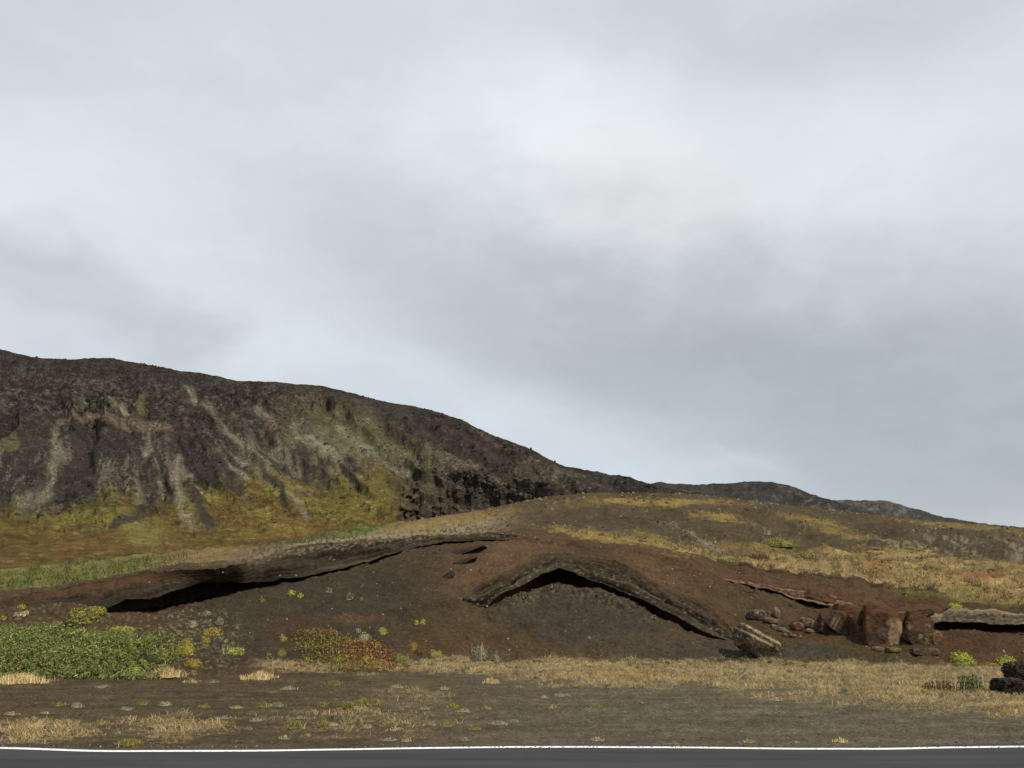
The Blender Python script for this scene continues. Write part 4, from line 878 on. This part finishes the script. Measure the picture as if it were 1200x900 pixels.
tuft(308, 828, 16, 6, 'olive', 'green tuft, left of two touching, below the straw tussock', n=160)
tuft(325, 828, 16, 6, 'sage', 'grey-green tuft, right of two touching, below the straw tussock', n=160)
tuft(378, 828, 10, 7, 'olive', 'small upright green tuft left of the narrow stacked tuft', n=110)
tuft(345, 853, 20, 9, 'olive', 'yellow-green upright tuft low on the verge, left of its twin', n=200)
tuft(378, 854, 14, 10, 'olive', 'yellow-green upright tuft low on the verge, right of its twin', n=160)
tuft(985, 870, 16, 7, 'straw', 'thin dry wisp by the white line, right of centre', n=30)
small = [(10, 838), (40, 842), (52, 836), (78, 846), (118, 848), (110, 858), (136, 860), (200, 850), (182, 858), (215, 846), (240, 850), (292, 855), (176, 864), (146, 832), (240, 829), (277, 830), (355, 842), (332, 866), (300, 845),
         (460, 847), (390, 850), (405, 845), (430, 853), (506, 850), (524, 851), (462, 856), (545, 868), (475, 869), (455, 868), (398, 831), (420, 831), (498, 831), (570, 831), (585, 849), (560, 855), (543, 834), (600, 846), (640, 818), (658, 816),
         (487, 807), (520, 808), (512, 814), (466, 806), (610, 806), (320, 812), (340, 808), (250, 800), (224, 800), (121, 806), (165, 826), (700, 868), (790, 872), (880, 870), (930, 871), (700, 828), (910, 821), (935, 824), (990, 826), (260, 842), (360, 862), (650, 830)]
kinds = ['tan', 'sage', 'tan', 'white', 'olive']
rg0 = np.random.default_rng(5)
for q, (a, b_) in enumerate(small):
    tuft(a+rg0.uniform(-2, 2), b_, rg0.uniform(9, 20), rg0.uniform(3, 5.5), kinds[q % 5], 'small low dry grass tuft scattered on the dark gravel of the road verge', 'small tufts on the verge gravel')

# ------------------------------------------------------------------ SKY, SUN, CAMERA
world = bpy.data.worlds.new('World'); scene.world = world; world.use_nodes = True
nt = world.node_tree; L = nt.links; bg = nt.nodes['Background']
SUN_EL, SUN_AZ = 44.0, 140.0     # azimuth from +Y clockwise: behind the camera, to the right
def val(x): return x
def m_(op, a, b=None, c=None):
    n = nt.nodes.new('ShaderNodeMath'); n.operation = op
    for i, v in enumerate((a, b, c)):
        if v is None: continue
        if isinstance(v, (int, float)): n.inputs[i].default_value = v
        else: L.new(v, n.inputs[i])
    return n.outputs[0]
tc = nt.nodes.new('ShaderNodeTexCoord'); sep = nt.nodes.new('ShaderNodeSeparateXYZ'); L.new(tc.outputs['Generated'], sep.inputs[0])
def wnoise(scale, detail, zs=1.0, rough=.55, dist=0.):
    mp = nt.nodes.new('ShaderNodeMapping'); mp.inputs['Scale'].default_value = (1, 1, zs); L.new(tc.outputs['Generated'], mp.inputs['Vector'])
    n = nt.nodes.new('ShaderNodeTexNoise'); n.inputs['Scale'].default_value = scale; n.inputs['Detail'].default_value = detail; n.inputs['Roughness'].default_value = rough; n.inputs['Distortion'].default_value = dist
    L.new(mp.outputs['Vector'], n.inputs['Vector']); return m_('SUBTRACT', n.outputs['Fac'], .5)
nD = wnoise(15.0, 8, 1.8, .62, .4); nA = wnoise(2.6, 5, 2.2); nB = wnoise(7.0, 6, 2.0); nC = wnoise(3.3, 4, 1.6)
az = m_('ARCTAN2', sep.outputs['X'], sep.outputs['Y']); el = m_('ARCSINE', sep.outputs['Z'])
az = m_('ADD', az, m_('MULTIPLY_ADD', nA, .30, m_('MULTIPLY', nB, .10))); el = m_('ADD', el, m_('MULTIPLY_ADD', nC, .16, m_('MULTIPLY', nB, .06)))
def azel(px, py):
    p = unproj(px, py, 10.)-np.array([0, 0, HH]); return math.atan2(p[0], p[1]), math.atan2(p[2], math.hypot(p[0], p[1]))
def gauss(px, py, rx, ry, ang=0):
    a0, e0 = azel(px, py); c, s_ = math.cos(math.radians(ang)), math.sin(math.radians(ang))
    da = m_('SUBTRACT', az, a0); de = m_('SUBTRACT', e0, el)
    u = m_('MULTIPLY', m_('ADD', m_('MULTIPLY', da, c), m_('MULTIPLY', de, s_)), 1000./rx)
    v = m_('MULTIPLY', m_('SUBTRACT', m_('MULTIPLY', de, c), m_('MULTIPLY', da, s_)), 1000./ry)
    return m_('EXPONENT', m_('MULTIPLY', m_('ADD', m_('MULTIPLY', u, u), m_('MULTIPLY', v, v)), -1.))
tone = m_('ADD', m_('MULTIPLY_ADD', nB, .10, .655), m_('MULTIPLY', nA, .10))
for (px, py, rx, ry, an, st) in [(650, 160, 250, 95, 20, .16), (60, 210, 240, 120, 0, .10), (1050, 200, 220, 110, 0, .09), (930, 430, 520, 135, 8, -.22), (560, 300, 260, 60, 12, -.06), (90, 330, 190, 70, 15, -.04), (560, 470, 320, 60, 22, .10), (330, 425, 70, 50, 0, .06), (1150, 560, 260, 60, 0, -.10), (880, 535, 90, 12, 6, .05), (620, 40, 300, 60, 0, -.05), (1000, 20, 260, 45, 0, -.05), (20, 40, 160, 90, 0, -.06)]:
    tone = m_('ADD', tone, m_('MULTIPLY', gauss(px, py, rx, ry, an), st))
def sstep(x, a, b_):
    n = nt.nodes.new('ShaderNodeMapRange'); n.interpolation_type = 'SMOOTHSTEP'; n.inputs['From Min'].default_value = a; n.inputs['From Max'].default_value = b_; L.new(x, n.inputs['Value']); return n.outputs['Result']
bank_ = m_('ADD', m_('MAXIMUM', gauss(60, 345, 150, 62, 8), gauss(205, 405, 75, 60, 0)), m_('MULTIPLY_ADD', nD, .7, m_('MULTIPLY', nB, .9)))
tone = m_('ADD', tone, m_('MULTIPLY', nD, .07))
tone = m_('ADD', tone, m_('MULTIPLY', sstep(bank_, .34, .86), -.065))
tone = m_('ADD', tone, m_('MULTIPLY', sstep(m_('ADD', gauss(30, 290, 40, 40), gauss(90, 300, 35, 45)), .4, .9), -.03))
cool = m_('ADD', m_('ADD', m_('MULTIPLY', gauss(560, 500, 420, 100, 12), .5), m_('MULTIPLY', gauss(1000, 480, 420, 140, 5), .9)), m_('MULTIPLY', nC, .5))
cc = nt.nodes.new('ShaderNodeMix'); cc.data_type = 'RGBA'; cc.inputs['A'].default_value = (.945, 1.0, 1.06, 1); cc.inputs['B'].default_value = (.91, 1.0, 1.085, 1); L.new(cool, cc.inputs['Factor'])
warm = nt.nodes.new('ShaderNodeMix'); warm.data_type = 'RGBA'; warm.inputs['B'].default_value = (.985, 1.0, 1.0, 1); L.new(cc.outputs['Result'], warm.inputs['A'])
L.new(m_('MULTIPLY', gauss(760, 230, 260, 90, 15), .8), warm.inputs['Factor'])
sc_ = nt.nodes.new('ShaderNodeVectorMath'); sc_.operation = 'SCALE'; L.new(warm.outputs['Result'], sc_.inputs[0]); L.new(m_('MULTIPLY', tone, 10.), sc_.inputs['Scale'])
sky = nt.nodes.new('ShaderNodeTexSky'); sky.sky_type = 'NISHITA'; sky.sun_disc = False
sky.sun_elevation = math.radians(SUN_EL); sky.sun_rotation = math.radians(SUN_AZ)
mx = nt.nodes.new('ShaderNodeMix'); mx.data_type = 'RGBA'; mx.inputs['Factor'].default_value = .94
L.new(sky.outputs['Color'], mx.inputs['A']); L.new(sc_.outputs['Vector'], mx.inputs['B'])
L.new(mx.outputs['Result'], bg.inputs['Color']); bg.inputs['Strength'].default_value = .1
ld = bpy.data.lights.new('sun', 'SUN'); ld.energy = 3.3; ld.angle = math.radians(2.5); ld.color = (1, .915, .76)
lo = bpy.data.objects.new('sun', ld); COL.objects.link(lo)
e, a = math.radians(SUN_EL), math.radians(SUN_AZ)
dirv = Vector((-math.sin(a)*math.cos(e), -math.cos(a)*math.cos(e), -math.sin(e)))
lo.rotation_euler = dirv.to_track_quat('-Z', 'Y').to_euler()
cd = bpy.data.cameras.new('camera'); cam = bpy.data.objects.new('camera', cd); COL.objects.link(cam)
cd.sensor_width = 36; cd.lens = 30.0; cd.clip_start = .05; cd.clip_end = 20000
cam.location = (0, 0, HH); cam.rotation_euler = (math.pi/2+TH, 0, 0)
scene.camera = cam
vs = scene.view_settings; vs.view_transform = 'Standard'; vs.look = 'None'; vs.exposure = .16; vs.gamma = 1; vs.use_curve_mapping = False
scene.cycles.max_bounces = 5
